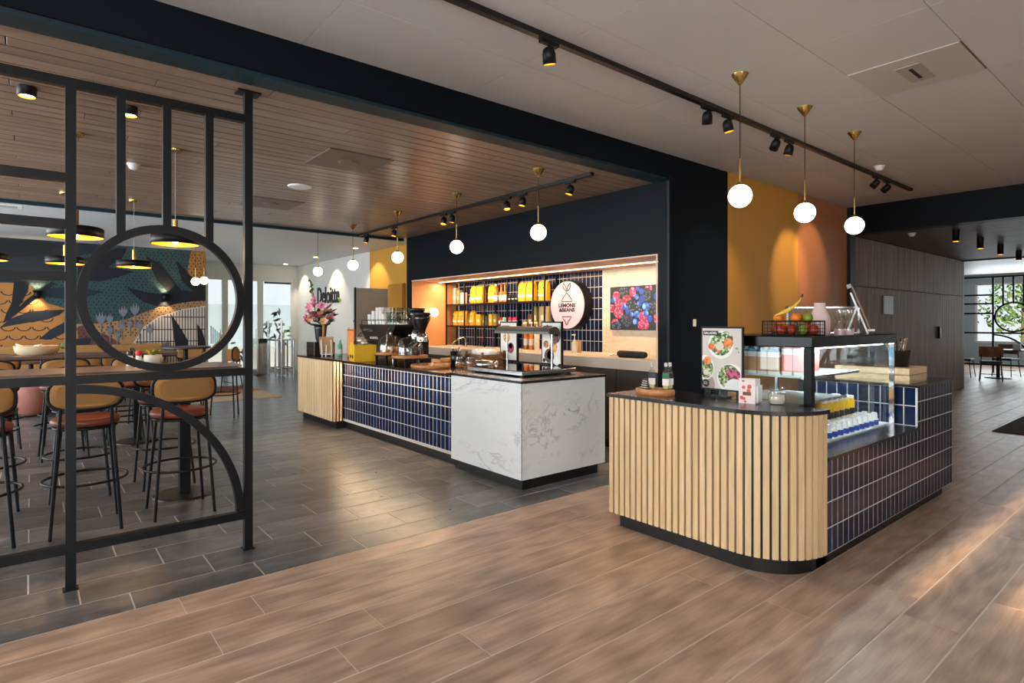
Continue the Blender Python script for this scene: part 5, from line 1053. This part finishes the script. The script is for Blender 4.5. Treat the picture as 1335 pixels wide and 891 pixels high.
# lettering on the white wall, tall cabinets
t = thing('wall_lettering', 'raised dark company lettering with a green dot on the white wall', 'lettering', (6.14, 15.2, 1.95)); text('lettering', 'Deloitte', .44, ink, t, (6.14, 16.02, 1.96), '-x', 'LEFT', .012, .008, .72)
mb = MB().ball((6.13, 14.46, 2.02), .055, 12, .4); mb.build('green_dot', inkgreen, t, True)
t = thing('tall_cabinet', 'tall taupe panel door standing beyond the bar end', 'cabinet', (5.75, 11.83, 0)); MB().box(5.36, 6.14, 11.8, 11.86, .05, 2.18).build('carcass', greyc, t, True); MB().box(5.345, 5.36, 11.785, 11.86, 0, 2.19).build('dark_edge', ink, t, True); MB().rbox(5.37, 6.13, 11.785, 11.8, .06, 2.16, .003).build('cabinet_door', greyc, t, True); MB().box(5.38, 6.12, 11.8, 11.86, 0, .05).build('plinth', kick, t, True)
t = thing('tall_cabinet', 'tall ochre cabinet panel between the taupe cabinet and the bar wall', 'cabinet', (6.1, 11.38, 0)); oc = mat('ochre_lacquer', S(176, 122, 44), .5); MB().box(6.08, 6.14, 11.05, 11.72, .0, 2.27).build('carcass', oc, t, True); MB().rbox(6.06, 6.08, 11.06, 11.71, .02, 2.25, .003).build('cabinet_door', oc, t, True)
MB().rbox(5.52, 5.57, BV-.014, BV-.0005, 1.4, 1.48, .006).solo('wall_switch', whitepl, 'small white switch on the dark teal pillar', 'switch')
# ================================================================== DISPLAY COUNTER
DU, DV0, DVL, DR = 3.18, 1.47, 2.79, .38; TE = 6.0; GZ = .665
dc = thing('display_counter', 'free standing display counter with pale oak slats and navy tiles', 'counter', (4.4, 2.1, 0)); DO = Vector((4.4, 2.1, 0))
def outline(off, u_end, n=16):       # front edge: from (DU, DVL) round the corner to (u_end, DV0), offset inwards by off
    P = [(DU+off, DVL)]; r_ = DR-off
    for i in range(n+1): q = PI+PI/2*i/n; P.append((DU+DR+r_*math.cos(q), DV0+DR+r_*math.sin(q)))
    P.append((u_end, DV0+off)); return P
UB = 3.69                               # back of the slatted bar front
P = outline(.022, 3.56)+[(3.56, 1.9), (UB, 1.9), (UB, DVL)]; MB().prism(P[::1], .1, .92).build('slat_core', kick, dc, True)
MB().prism([(DU+.06, DVL-.05)]+outline(.06, UB)[1:]+[(UB, DVL-.05)], 0, .1).build('kick_board', kick, dc, True)
P = [(DU-.012, DVL+.012)]+[(x, y) for x, y in outline(-.012, 3.575)][1:]+[(3.575, 1.64), (UB-.01, 1.64), (UB-.01, DVL+.012)]; MB().prism(P, .92, .943).build('counter_top', blackl, dc, True)
sl_ = MB().box(-.017, .017, 0, .022, 0, .815).mesh('slat', slat_oak)
MBs = []
L1 = DVL-(DV0+DR); LA = (DR)*PI/2; L2 = 3.56-(DU+DR); tot = L1+LA+L2; n = 32
for i in range(n):
    s_ = .018+(tot-.03)*i/(n-1)
    if s_ < L1: p = (DU, DVL-s_); rz = -PI/2
    elif s_ < L1+LA: q = PI+(s_-L1)/DR; p = (DU+DR+DR*math.cos(q), DV0+DR+DR*math.sin(q)); rz = q-3*PI/2+0
    else: p = (DU+DR+s_-L1-LA, DV0); rz = 0
    o = piece('slat', sl_, dc, (p[0]-DO.x, p[1]-DO.y, .102)); o.rotation_euler = (0, 0, rz)
# tiled base
MB().box(3.56, 5.14, DV0+.003, 2.36, .1, GZ-.02).box(5.14+.003, TE, DV0+.003, 2.36, .1, .955).build('tile_core', tgrout, dc, True); MB().box(3.5, TE-.05, DV0+.06, 2.3, 0, .1).build('kick_board', kick, dc, True)
MB().box(3.565, 5.14, DV0-.012, 2.36, GZ-.02, GZ).build('ledge_top', blackl, dc, True); MB().box(5.14-.012, TE+.012, DV0-.012, 2.372, .955, .975).build('block_top', blackl, dc, True)
cuts = {}
def tcut(h, face, w_=.069):
    k = (round(h, 3), face)
    if k not in cuts: cuts[k] = tile_me('tile', w_, h, .0012, .0006, navyt, face)
    return cuts[k]
nc_ = 31; pit = (TE-3.56)/nc_
for c_ in range(nc_):
    u = 3.56+c_*pit; top = GZ-.022 if u < 5.10 else .953; z = .104
    while z < top-.02: h = min(.142, top-z); piece('tile', tcut(h, '-y'), dc, (u+.002-DO.x, DV0+.003-DO.y, z)); z += .15
for c_ in range(11):                    # the face towards the glass box
    y = DV0+.012+(c_+1)*.08; z = GZ+.004
    while z < .94: h = min(.142, .952-z); piece('tile', tcut(h, '-x', .072), dc, (5.14+.003-DO.x, y-DO.y, z)); z += .15
# ================================================================== GLASS VITRINE
VU0, VU1, VV0, VV1, VT_ = 3.70, 5.125, 1.62, 2.34, 1.36
vt = thing('glass_vitrine', 'refrigerated glass display case with a black frame', 'display case', (4.4, 1.98, GZ))
pz0 = GZ+.001
for (x, y, wx, wy) in ((VU0, VV0, .05, .045), (VU1-.03, VV0, .03, .03), (VU0, VV1-.04, .04, .04), (VU1-.03, VV1-.04, .03, .04)): MB().box(x, x+wx, y, y+wy, pz0, VT_-.07).build('post', blackm, vt, True)
MB().rbox(VU0-.01, VU1+.005, VV0-.012, VV1+.005, VT_-.07, VT_, .006).build('top', mat('gloss_black_top', S(9, 9, 11), .25, spec=.25), vt, True)
MB().box(VU1-.032, VU1-.026, VV0-.004, VV0+.03, pz0, VT_-.07).build('chrome_edge', chrome, vt, True)
MB().box(VU0+.05, VU1-.03, VV0+.008, VV0+.014, pz0, VT_-.07).build('side_pane', glass2, vt, True); MB().box(VU0+.008, VU0+.014, VV0+.045, VV1-.04, pz0, VT_-.07).build('front_pane', glass2, vt, True)
MB().box(VU1-.012, VU1-.006, VV0+.03, VV1-.04, pz0, VT_-.07).build('end_pane', glass2, vt, True); MB().box(VU0+.04, VU1-.03, VV1-.02, VV1-.014, pz0, VT_-.07).build('rear_pane', glass2, vt, True)
wsh = mat('white_display_deck', S(225, 232, 232), .3); MB().box(VU0+.05, VU1-.03, VV0+.02, VV1-.03, pz0, pz0+.012).build('deck', wsh, vt, True)
shg = mat('pale_glass_shelf', S(196, 216, 214), .15)
def vshelf(z, u0, u1, v0, v1): 
    MB().rbox(u0, u1, v0, v1, z-.012, z, .003).build('shelf', shg, vt, True); MB().tube([(u0, v0-.006, z-.006), (u1, v0-.006, z-.006)], .012, 8).build('shelf_rail', steel, vt, True)
vshelf(1.10, 3.78, 4.66, 1.715, 2.28); vshelf(.90, 3.78, 4.72, 1.82, 2.28)
for v in (2.29,):
    for u in (3.79, 4.64): MB().box(u-.012, u+.012, v, v+.02, pz0, VT_-.07).build('shelf_upright', steel, vt, True)
MB().box(VU0+.06, VU1-.06, VV0+.06, VV0+.085, VT_-.084, VT_-.07).build('led_bar', ledc, vt, True); MB().box(VU0+.06, VU1-.06, VV1-.14, VV1-.115, VT_-.084, VT_-.07).build('led_bar', ledc, vt, True)
for y in (VV0+.07, VV1-.13):
    ls = bpy.data.lights.new('lamp_light', 'AREA'); ls.shape = 'RECTANGLE'; ls.size = 1.25; ls.size_y = .03; ls.energy = 11; ls.color = (.84, .94, 1); lo = bpy.data.objects.new('lamp_light', ls); COL.objects.link(lo); lo.parent = vt; lo.location = (0, y-1.98, VT_-.087-GZ)
# cartons on the top shelf
def milk(u, v, z, m, lab, gr, w_=.062, h=.15):
    t = thing('milk_carton', lab, 'carton', (u, v, z), group=gr); MB().box(-w_/2, w_/2, -w_/2, w_/2, 0, h).build('carton_body', whitepl, t); e = w_/2+.0006
    MB().box(-e, e, -e, e, h*.15, h*.78).build('print_panel', m, t); MB().add([(-w_/2, -w_/2, h), (w_/2, -w_/2, h), (w_/2, w_/2, h), (-w_/2, w_/2, h), (-w_/2, 0, h+.035), (w_/2, 0, h+.035)], [(0, 1, 5, 4), (2, 3, 4, 5), (1, 2, 5), (3, 0, 4)]).build('gable', bluel if m is kraft else m, t); MB().cyl(0, -.012, h+.015, h+.045, .017, 10).build('screw_cap', whitepl, t)
juc = mat('red_juice_print', S(226, 120, 110), .5, nz=(60, .5)); grn = mat('green_juice_print', S(60, 130, 80), .5, nz=(60, .5))
POS = ['first', 'second', 'third', 'fourth', 'fifth', 'sixth', 'seventh', 'eighth', 'ninth', 'tenth']
for c_, v in enumerate((2.12, 2.05, 1.98, 1.91)):
    for k in range(4): milk(3.82+k*.07, v, 1.10, kraft if k < 3 else bluel, '%s milk carton from the front in the %s column of the upper vitrine shelf' % (POS[k], ['leftmost', 'second', 'third', 'rightmost'][c_]), 'milk cartons in the vitrine')
for c_, v in enumerate((1.83, 1.755)):
    for k in range(3):
        milk(3.86+k*.078, v, 1.10, juc, '%s tall red printed carton from the front in the %s column by the vitrine side' % (POS[k], ['inner', 'outer'][c_]), 'juice cartons in the vitrine', .066, .175)
# juice jars and small bottles on the deck
DZ = pz0+.012; JZ = .742
MB().rbox(3.95, 5.02, 1.78, 2.28, JZ-.02, JZ, .004).build('jar_step', shg, vt, True); MB().box(3.95, 5.02, 1.79, 1.80, DZ, JZ-.02).build('step_riser', wsh, vt, True)
for r_ in range(2):
    for k in range(6):
        t = thing('juice_jar', '%s yellow juice jar from the left, %s row in the vitrine' % (POS[k], ['front', 'back'][r_]), 'jar', (4.36+k*.092, 1.83+r_*.095, JZ), group='yellow juice jars')
        MB().lathe([(.036, 0), (.038, .01), (.038, .115), (.03, .13)], 14).build('jar_body', juice, t); MB().cyl(0, 0, .13, .15, .032, 14).build('lid', whitepl, t); MB().open_lathe([(.0385, .012), (.0385, .06)], 14).build('paper_label', blackp, t)
dp = None
for r_ in range(2):
    for k in range(10):
        lab = 'small blue wrapped dairy bottle on the vitrine deck, %s row, %s from the left' % (['front', 'back'][r_], POS[k])
        p = (4.06+k*.09, 1.675+r_*.065, DZ)
        if dp is None:
            dp = thing('dairy_bottle', lab, 'bottle', p, group='small dairy bottles on the vitrine deck'); MB().lathe([(.027, 0), (.029, .01), (.029, .05), (.021, .06), (.024, .075), (.016, .084)], 12).build('bottle_body', whitepl, dp); MB().open_lathe([(.0296, .008), (.0296, .044)], 12).build('wrap', bluecap, dp); MB().cyl(0, 0, .084, .096, .019, 10).build('cap', whitepl, dp)
        else: dup(dp, p, None, lab)
# ================================================================== ON THE SLAT COUNTER
KT = .943
u, v = at(858, 517, KT); oval_board('serving_board', 'thick live edge wooden board carrying the bottles on the slat counter', 3.40, 2.56, KT, .105, .15, .036, gr='round wooden serving boards')
def gin(u, v, lab, lm):
    t = thing('spirit_bottle', lab, 'bottle', (u, v, KT+.036), R(30), 'clear bottles on the wooden board'); MB().rbox(-.021, .021, -.021, .021, 0, .125, .008).build('bottle_body', jarg, t); MB().lathe([(.02, .125), (.01, .142), (.009, .165)], 14).build('neck', jarg, t); MB().cyl(0, 0, .16, .185, .0115, 12).build('stopper', mat('silver_cork', S(206, 204, 196), .35) if 'silver_cork' not in MT else MT['silver_cork'], t)
    MB().box(-.0216, .0216, -.0216, .0216, .03, .075).build('paper_label', paper, t); MB().box(-.0217, .0217, -.0217, .0217, .075, .11).build('upper_label', lm, t); MB().rbox(-.018, .018, -.018, .018, .004, .03, .004).build('liquid', mat('pale_oil', S(206, 196, 120), .2) if 'pale_oil' not in MT else MT['pale_oil'], t)
gin(3.40, 2.585, 'clear bottle with a navy label behind the little black card', mat('navy_label', S(20, 40, 66), .5)); gin(3.425, 2.485, 'clear bottle with a green label on the wooden board', mat('green_label', S(34, 110, 74), .5)); gin(3.48, 2.49, 'dark labelled bottle half hidden behind the green labelled one', ink)
t = thing('table_card', 'little black tent card with white lettering leaning on the bottle', 'sign', (3.36, 2.60, KT+.036), R(-10)); mb = MB(); mb.add([(-.02, -.04, 0), (-.02, .045, 0), (-.004, .03, .07), (-.004, -.015, .07), (-.016, -.04, 0), (-.016, .045, 0), (0, .03, .07), (0, -.015, .07)], [(0, 3, 2, 1), (4, 5, 6, 7), (0, 1, 5, 4), (1, 2, 6, 5), (2, 3, 7, 6), (3, 0, 4, 7)]); mb.build('card', blackp, t)
for k in range(4): scribble(t, -.0225+.016*(.052-.0145*k)/.07, .006, .054-.0145*k, .045+.006*k, .006, whitepl, .0016)
# SALADES poster
PU = 3.60; y1_, y0_ = onU(914, PU), onU(969, PU); zt_ = zat(426, PU, y1_); zb_ = zt_-.42; yc = (y0_+y1_)/2
t = thing('salad_poster', 'black framed salad poster on a stand at the front of the vitrine', 'poster', (PU, yc, KT)); hw = (y1_-y0_)/2
MB().box(PU, PU+.014, y0_, y1_, zb_-.012, zt_).build('frame', blackm, t, True); MB().box(PU-.001, PU, y0_+.012, y1_-.012, zb_, zt_-.012).build('print', mat('poster_stone', S(214, 206, 198), .6, nz=(6, .05)), t, True)
MB().box(PU-.03, PU+.05, yc-.05, yc+.1, KT, KT+.008).build('foot', blackm, t, True); MB().box(PU+.002, PU+.012, y1_-.075, y1_-.025, KT, zb_).build('stand_leg', blackm, t, True); MB().box(PU+.002, PU+.012, y0_+.03, y0_+.05, KT, zb_).build('stand_leg', blackm, t, True)
LY = [0]
def pdisc(fx, fz, r_, m, a0=0, a1=2*PI, e=1.0):
    LY[0] += 1; n = 22; y = y1_-.012-fx*(2*hw-.024); z = zt_-.012-fz*(zt_-.012-zb_); x = PU-.0011-.00025*LY[0]
    Q = [(y+r_*math.cos(a0+(a1-a0)*i/n), z+r_*e*math.sin(a0+(a1-a0)*i/n)) for i in range(n if a1-a0 > 6 else n+1)]
    Q = [(min(max(a, y0_+.012), y1_-.012), min(max(b, zb_), zt_-.012)) for a, b in Q]
    MB().add([(x, a, b) for a, b in Q], [tuple(range(len(Q)-1, -1, -1))]).build('food_photo', m, t, True)
whp = mat('white_bowl_photo', S(240, 238, 234), .5); org = photo('orange_photo', [S(232, 120, 40), S(240, 150, 70), S(214, 96, 30)], 60); salad = photo('salad_leaf_photo', [S(60, 92, 40), S(110, 150, 70), S(160, 178, 110), S(44, 70, 34), S(214, 216, 190)], 75); stone = mat('stone_photo', S(168, 150, 138), .6)
pdisc(.02, .95, .09, stone); pdisc(.48, .27, .095, whp); pdisc(.48, .26, .078, salad); pdisc(.62, .17, .05, salad); pdisc(.68, .24, .034, org); pdisc(.24, .3, .024, org); pdisc(.42, .35, .02, org); pdisc(.46, .29, .03, creamp)
pdisc(.06, .66, .075, whp, e=1.15); pdisc(.1, .68, .056, salad, e=1.15); pdisc(.14, .54, .028, org); pdisc(.1, .74, .02, creamp)
pdisc(.74, .82, .1, whp); pdisc(.7, .79, .08, salad); pdisc(.74, .74, .034, fp); pdisc(.88, .75, .03, fp); pdisc(.52, .88, .02, salad); pdisc(.84, 1.0, .075, whp); pdisc(.1, .92, .027, ink)
for k in range(8): pdisc(.88+random.uniform(-.06, .06), .36+random.uniform(-.05, .05), .005, salad)
MB().box(PU-.009, PU-.008, y1_-.135, y1_-.022, zt_-.06, zt_-.028).build('title_bar', ink, t, True); text('lettering', 'SALADES', .016, whitepl, t, (PU-.0095, y1_-.078, zt_-.051), '-x', ext=.0003, bold=.0004, sx_=1.05)
for k in (0, 1): scribble(t, -.0098, y1_-.012-.1*(2*hw-.024)-yc, zt_-.012-(.905+.03*k)*(zt_-.012-zb_)-KT, .03, .007, whitepl, .0013)
# leaflet box
t = thing('leaflet_holder', 'white leaflet holder with red printed fruit right of the salad poster', 'brochure holder', (3.49, 1.905, KT), R(12)); W_ = .05
MB().box(-.05, .05, -.05, .05, 0, .15).build('holder_body', whitepl, t)
for k in range(3): mb = MB(); mb.M = Matrix.Rotation(R(0), 4, 'X'); mb.box(-.045, .045, -.056-.004*k, -.0505, .01, .055+.028*k) ; mb.build('leaflet', paper, t)
prf = MB().box(-.0515, -.05, -.05, .05, 0, .155).build('front_card', mat('blush_card', S(240, 222, 218), .6), t)
for k, (y, z, r_) in enumerate([(.02, .1, .011), (-.015, .105, .014), (-.01, .08, .012), (.032, .035, .012), (.018, .03, .01), (.01, .012, .008)]): MB().add([(-.0518-.0001*k, y+r_*math.cos(2*PI*i/12), z+r_*math.sin(2*PI*i/12)) for i in range(12)], [tuple(range(11, -1, -1))]).build('printed_fruit', mat('coral_print', S(222, 96, 90), .6) if 'coral_print' not in MT else MT['coral_print'], t)
MB().box(-.0521, -.0516, -.025, .025, .05, .072).build('printed_toast', bron, t); MB().box(-.0521, -.0516, .015, .03, .135, .142).build('printed_logo', ink, t)
t = thing('candy_jar', 'clip top glass jar of pale sweets on the slat counter', 'jar', (3.56, 1.765, KT)); MB().lathe([(.042, 0), (.05, .008), (.052, .03), (.05, .06), (.04, .075), (.04, .088), (0, .088)], 22).build('jar', jarg, t); MB().lathe([(.044, .088), (.046, .1), (.03, .11), (0, .112)], 22).build('lid', jarg, t); MB().lathe([(.04, .004), (.046, .02), (.044, .055), (0, .065)], 18).build('sweets', mat('pale_sweets', S(216, 198, 182), .6, nz=(70, .35)), t)
MB().tube([(.045*math.cos(2*PI*i/20), .045*math.sin(2*PI*i/20), .078) for i in range(20)], .0022, 6, True).build('wire_clip', chrome, t); MB().tube([(-.046, 0, .09), (-.055, 0, .06), (-.05, 0, .035)], .002, 5).build('clasp', chrome, t)
# ================================================================== ON THE VITRINE TOP
fb0, fb1 = (3.80, 1.78), None
bk = thing('fruit_basket', 'black wire basket of fruit on top of the vitrine', 'basket', (3.95, 1.85, VT_), R(48)); bw, bd, bh = .115, .155, .095
def wire(p, q, r_=.003, nm='wire'): MB().rod(p, q, r_, 6).build(nm, blackm, bk)
for z, r_ in ((.004, .004), (bh, .005)):
    MB().tube([(-bw, -bd, z), (bw, -bd, z), (bw, bd, z), (-bw, bd, z)], r_, 6, True).build('rim', blackm, bk)
for x in (-bw, bw):
    for y in (-bd, bd): wire((x, y, 0), (x, y, bh), .0045, 'corner_post')
for k in range(1, 10): y = -bd+2*bd*k/10; wire((-bw, y, 0), (-bw, y, bh), .0014); wire((bw, y, 0), (bw, y, bh), .0014)
for k in range(1, 8): x = -bw+2*bw*k/8; wire((x, -bd, 0), (x, -bd, bh), .0014); wire((x, bd, 0), (x, bd, bh), .0014)
for z in (.025, .048, .072): MB().tube([(-bw, -bd, z), (bw, -bd, z), (bw, bd, z), (-bw, bd, z)], .0014, 5, True).build('wire', blackm, bk)
for k in range(1, 9): x = -bw+2*bw*k/9; wire((x, -bd, .004), (x, bd, .004), .0014)
wire((-bw, .02, bh), (-bw, .02, 0), .004, 'divider')
def fruit(dx, dy, z, r_, m, nm, lab, sz=1, stem=True):
    t = thing(nm, lab, 'fruit', (3.95+dx*.669-dy*.743, 1.85+dx*.743+dy*.669, VT_+z), random.random()*6, 'fruit in the wire basket')
    MB().lathe([(.001, -r_*sz*.9), (r_*.35, -r_*sz*.97), (r_*.8, -r_*sz*.62), (r_, -r_*.05), (r_*.86, r_*sz*.55), (r_*.5, r_*sz*.88), (r_*.15, r_*sz*.85), (.001, r_*sz*.74)], 14).build('flesh', m, t)
    if stem: MB().rod((0, 0, r_*sz*.72), (.004, 0, r_*sz*1.1), .002, 5).build('stem', brownt, t)
FR = [(-.07, .11, .034, applef, 'apple', 'red apple at the left end of the fruit basket'), (.0, .11, .034, applef, 'apple', 'red apple behind the left one in the basket'), (-.07, .04, .034, applef, 'apple', 'dark red apple beside the basket divider'), (-.072, -.03, .033, pearf, 'pear', 'green pear at the front of the fruit basket'), (-.07, -.105, .034, applef, 'apple', 'red apple at the right end of the basket'), (.02, -.1, .034, orangef, 'orange', 'orange low at the right rear of the basket'), (.01, .03, .034, orangef, 'orange', 'orange in the middle of the basket floor'), (.07, .06, .034, orangef, 'orange', 'orange at the rear left of the basket'), (.07, -.03, .034, applef, 'apple', 'red apple at the rear of the basket')]
for dx, dy, r_, m, nm, lab in FR: fruit(dx, dy, r_+.006, r_, m, nm, lab, 1.15 if nm == 'pear' else 1, nm != 'orange')
for dx, dy, r_, m, nm, lab in [(-.05, .0, .034, orangef, 'orange', 'large orange piled on top beside the banana'), (-.045, -.075, .033, pearf, 'pear', 'green pear on top right of the pile'), (.02, -.1, .04, orangef, 'mandarin', 'mandarin on top at the right of the pile'), (.03, .08, .034, orangef, 'orange', 'orange under the banana on the pile')]: fruit(dx, dy, .118, r_, m, nm, lab, 1.1 if nm == 'pear' else 1, nm != 'orange')
t = thing('banana', 'yellow banana sticking up out of the fruit basket', 'fruit', (3.93, 1.89, VT_+.10), R(48)); pts = [Vector((-.02, .07, .035)), Vector((-.02, .035, .05)), Vector((-.02, -.01, .068)), Vector((-.02, -.05, .094)), Vector((-.02, -.08, .125)), Vector((-.02, -.098, .155))]; rr = [.008, .018, .021, .02, .016, .006]
mb = MB(); mb.sweep([(math.cos(PI*k/4), math.sin(PI*k/4)) for k in range(8)], [(p, Vector((1, 0, 0))*r_, Vector((0, -.4, .9))*r_) for p, r_ in zip(pts, rr)]); mb.sm = [True]*len(mb.sm); mb.build('peel', banana, t); MB().rod(pts[-1], pts[-1]+Vector((0, -.008, .02)), .006, 6).build('stem', brownt, t)
t = thing('pink_vase', 'pale pink matte bottle shaped vase on the vitrine', 'vase', (4.21, 1.785, VT_)); MB().lathe([(.056, 0), (.064, .008), (.066, .09), (.062, .125), (.042, .175), (.036, .19), (.036, .222), (.032, .222), (.03, .19), (0, .18)], 28).build('body', vasep, t)
for i, (u_, v_) in enumerate([(4.33, 1.705), (4.44, 1.69)]):
    t = thing('hourglass_glass', ['left hourglass shaped glass beside the pink vase', 'right hourglass shaped glass beside the easel'][i], 'glass', (u_, v_, VT_), group='hourglass shaped glasses'); MB().open_lathe([(.032, .0), (.034, .01), (.036, .045), (.028, .075), (.012, .09), (.028, .11), (.04, .14), (.038, .175)], 20).build('bowl', jarg, t); MB().lathe([(.033, .002), (.034, .04), (0, .04)], 18).build('pink_filling', mat('pink_filling', S(232, 196, 196), .4) if 'pink_filling' not in MT else MT['pink_filling'], t)
easel('table_easel', 'pale wooden easel with a clipped card seen from the side on the vitrine', (4.86, 1.70, VT_), R(20), mat('easel_card', S(150, 120, 100), .6), .2, .34, whitepl, True)
t = thing('framed_board', 'low taupe board with aluminium edge standing behind the vase', 'board', (4.90, 2.06, VT_), R(-58)); mb = MB(); 
bk2 = mat('taupe_board', S(132, 104, 84), .6); MB().box(-.25, .25, -.006, .006, .01, .2).build('panel', bk2, t); MB().box(-.25, .25, -.009, .009, .2, .212).build('top_edge', steel, t); MB().box(-.25, .25, -.009, .009, 0, .01).build('bottom_edge', steel, t)
for x in (-.255, .255): MB().box(x-.007, x+.007, -.01, .01, .0, .216).build('side_edge', steel, t); MB().box(x-.009, x+.009, -.012, .012, .2, .22).build('corner_cap', blackp, t)
# ================================================================== ON THE TILED BLOCK
BT = .975
def crate(u, v, lab, rz=0):
    t = thing('wooden_crate', lab, 'crate', (u, v, BT), rz, 'pale slatted crates'); a, b = .20, .27
    MB().box(-a, a, -b, b, 0, .01).build('bottom', crate_w, t)
    for s_ in (-1, 1):
        for z in (.012, .066): MB().box(s_*a-.007, s_*a+.007, -b, b, z, z+.048).build('slat', crate_w, t); MB().box(-a+.007, a-.007, s_*(b-.007)-.007, s_*(b-.007)+.007, z, z+.048).build('slat', crate_w, t)
        for y in (-b+.03, b-.03): MB().box(s_*(a-.018)-.01, s_*(a-.018)+.01, y-.012, y+.012, .01, .112).build('corner_post', crate_w, t)
    MB().box(-a+.01, a-.01, -b+.015, b-.015, .1, .108).build('inner_tray', crate_w, t)
crate(5.42, 1.82, 'pale slatted wooden crate under the black bucket')
t = thing('black_bucket', 'black enamel bucket full of cutlery on the wooden crate', 'bucket', (5.50, 1.72, BT+.108)); MB().open_lathe([(0, .004), (.075, .004), (.095, .13), (.1, .135), (.092, .13), (.07, .012), (0, .012)], 24).build('bucket', blackp, t); MB().tube([(-.1, 0, .12), (-.13, 0, .05), (-.09, -.06, .04)], .004, 6).build('handle', blackm, t)
t2 = thing('black_bucket', 'second black bucket left of the cutlery bucket', 'bucket', (5.36, 1.92, BT+.108)); MB().open_lathe([(0, .004), (.07, .004), (.085, .12), (.08, .12), (.065, .012), (0, .012)], 24).build('bucket', blackp, t2)
for i in range(14):
    a = i*1.7; r_ = .03+.035*((i*7) % 5)/5; m = [steel, walnut, blackp][i % 3]; c = thing('cutlery_piece', ['steel', 'wooden', 'black'][i % 3]+' handled cutlery standing in the black bucket', 'cutlery', (5.50, 1.72, BT+.122), 0, ['steel', 'wooden', 'black'][i % 3]+' cutlery in the black bucket')
    tp = (1.35*r_*math.cos(a), 1.35*r_*math.sin(a), .16+.015*(i % 4)); MB().rod((.5*r_*math.cos(a), .5*r_*math.sin(a), .0), tp, .005, 6).build('handle', m, c); MB().ball(tp, .011, 8, 1, .5, 1.6).build('head', m, c)
# ================================================================== PASSAGE AND BACK ROOM
MB().rbox(11.02, 11.45, BV-.022, BV-.001, 1.58, 1.89, .004).solo('wall_plate', greypl, 'small steel plate on the slatted wall', 'wall plate'); MB().rbox(13.93, 13.99, BV-.045, BV-.001, 1.12, 1.36, .006).solo('door_pull', blackm, 'black pull handle on the slatted wall', 'handle')
t = thing('entrance_mat', 'dark brown mat with a tan stripe on the passage floor', 'mat', (11.2, 1.4, 0)); MB().rbox(9.83, 12.6, .8, 1.98, 0, .012, .004).build('pile', matb, t, True); MB().box(10.7, 12.55, 1.55, 1.7, .0121, .0135).build('stripe', matl, t, True)
ch1 = make_chair('dining_chair', mat('rust_leather', S(136, 78, 42), .5), mat('dark_seat_leather', S(60, 40, 34), .5)); g = 'rust dining chairs in the back room'
CH = [(19.1, 4.45, PI, 'rust dining chair left of the back room table'), (20.1, 3.75, R(75), 'rust dining chair behind the back room table'), (18.3, 3.7, R(-80), 'rust dining chair nearest in front of the back room table'), (18.6, 2.7, R(-70), 'rust dining chair front right of the back room table'), (20.2, 2.9, R(95), 'rust dining chair rear right of the back room table')]
for i, (u, v, rz, lab) in enumerate(CH):
    if i == 0: ch1.location = (u, v, 0); ch1.rotation_euler = (0, 0, rz); ch1['label'] = lab; ch1['group'] = g
    else: dup(ch1, (u, v, 0), rz, lab, g)
t = thing('dining_table', 'dark dining table with a white menu box in the back room', 'table', (19.25, 3.3, 0)); MB().rbox(-.4, .4, -.8, .75, .72, .75, .006).build('tabletop', tabg, t)
for y in (-.5, .45): c = MB().cyl(0, y, .02, .72, .04).build('column', blackm, t); MB().lathe([(.28, 0), (.28, .012), (.05, .02)], 24, (0, y, 0)).build('base', blackm, c)
MB().rbox(19.2, 19.3, 3.3, 3.45, .75, .9, .004).solo('menu_box', paper, 'small pale menu box on the back room table', 'box')
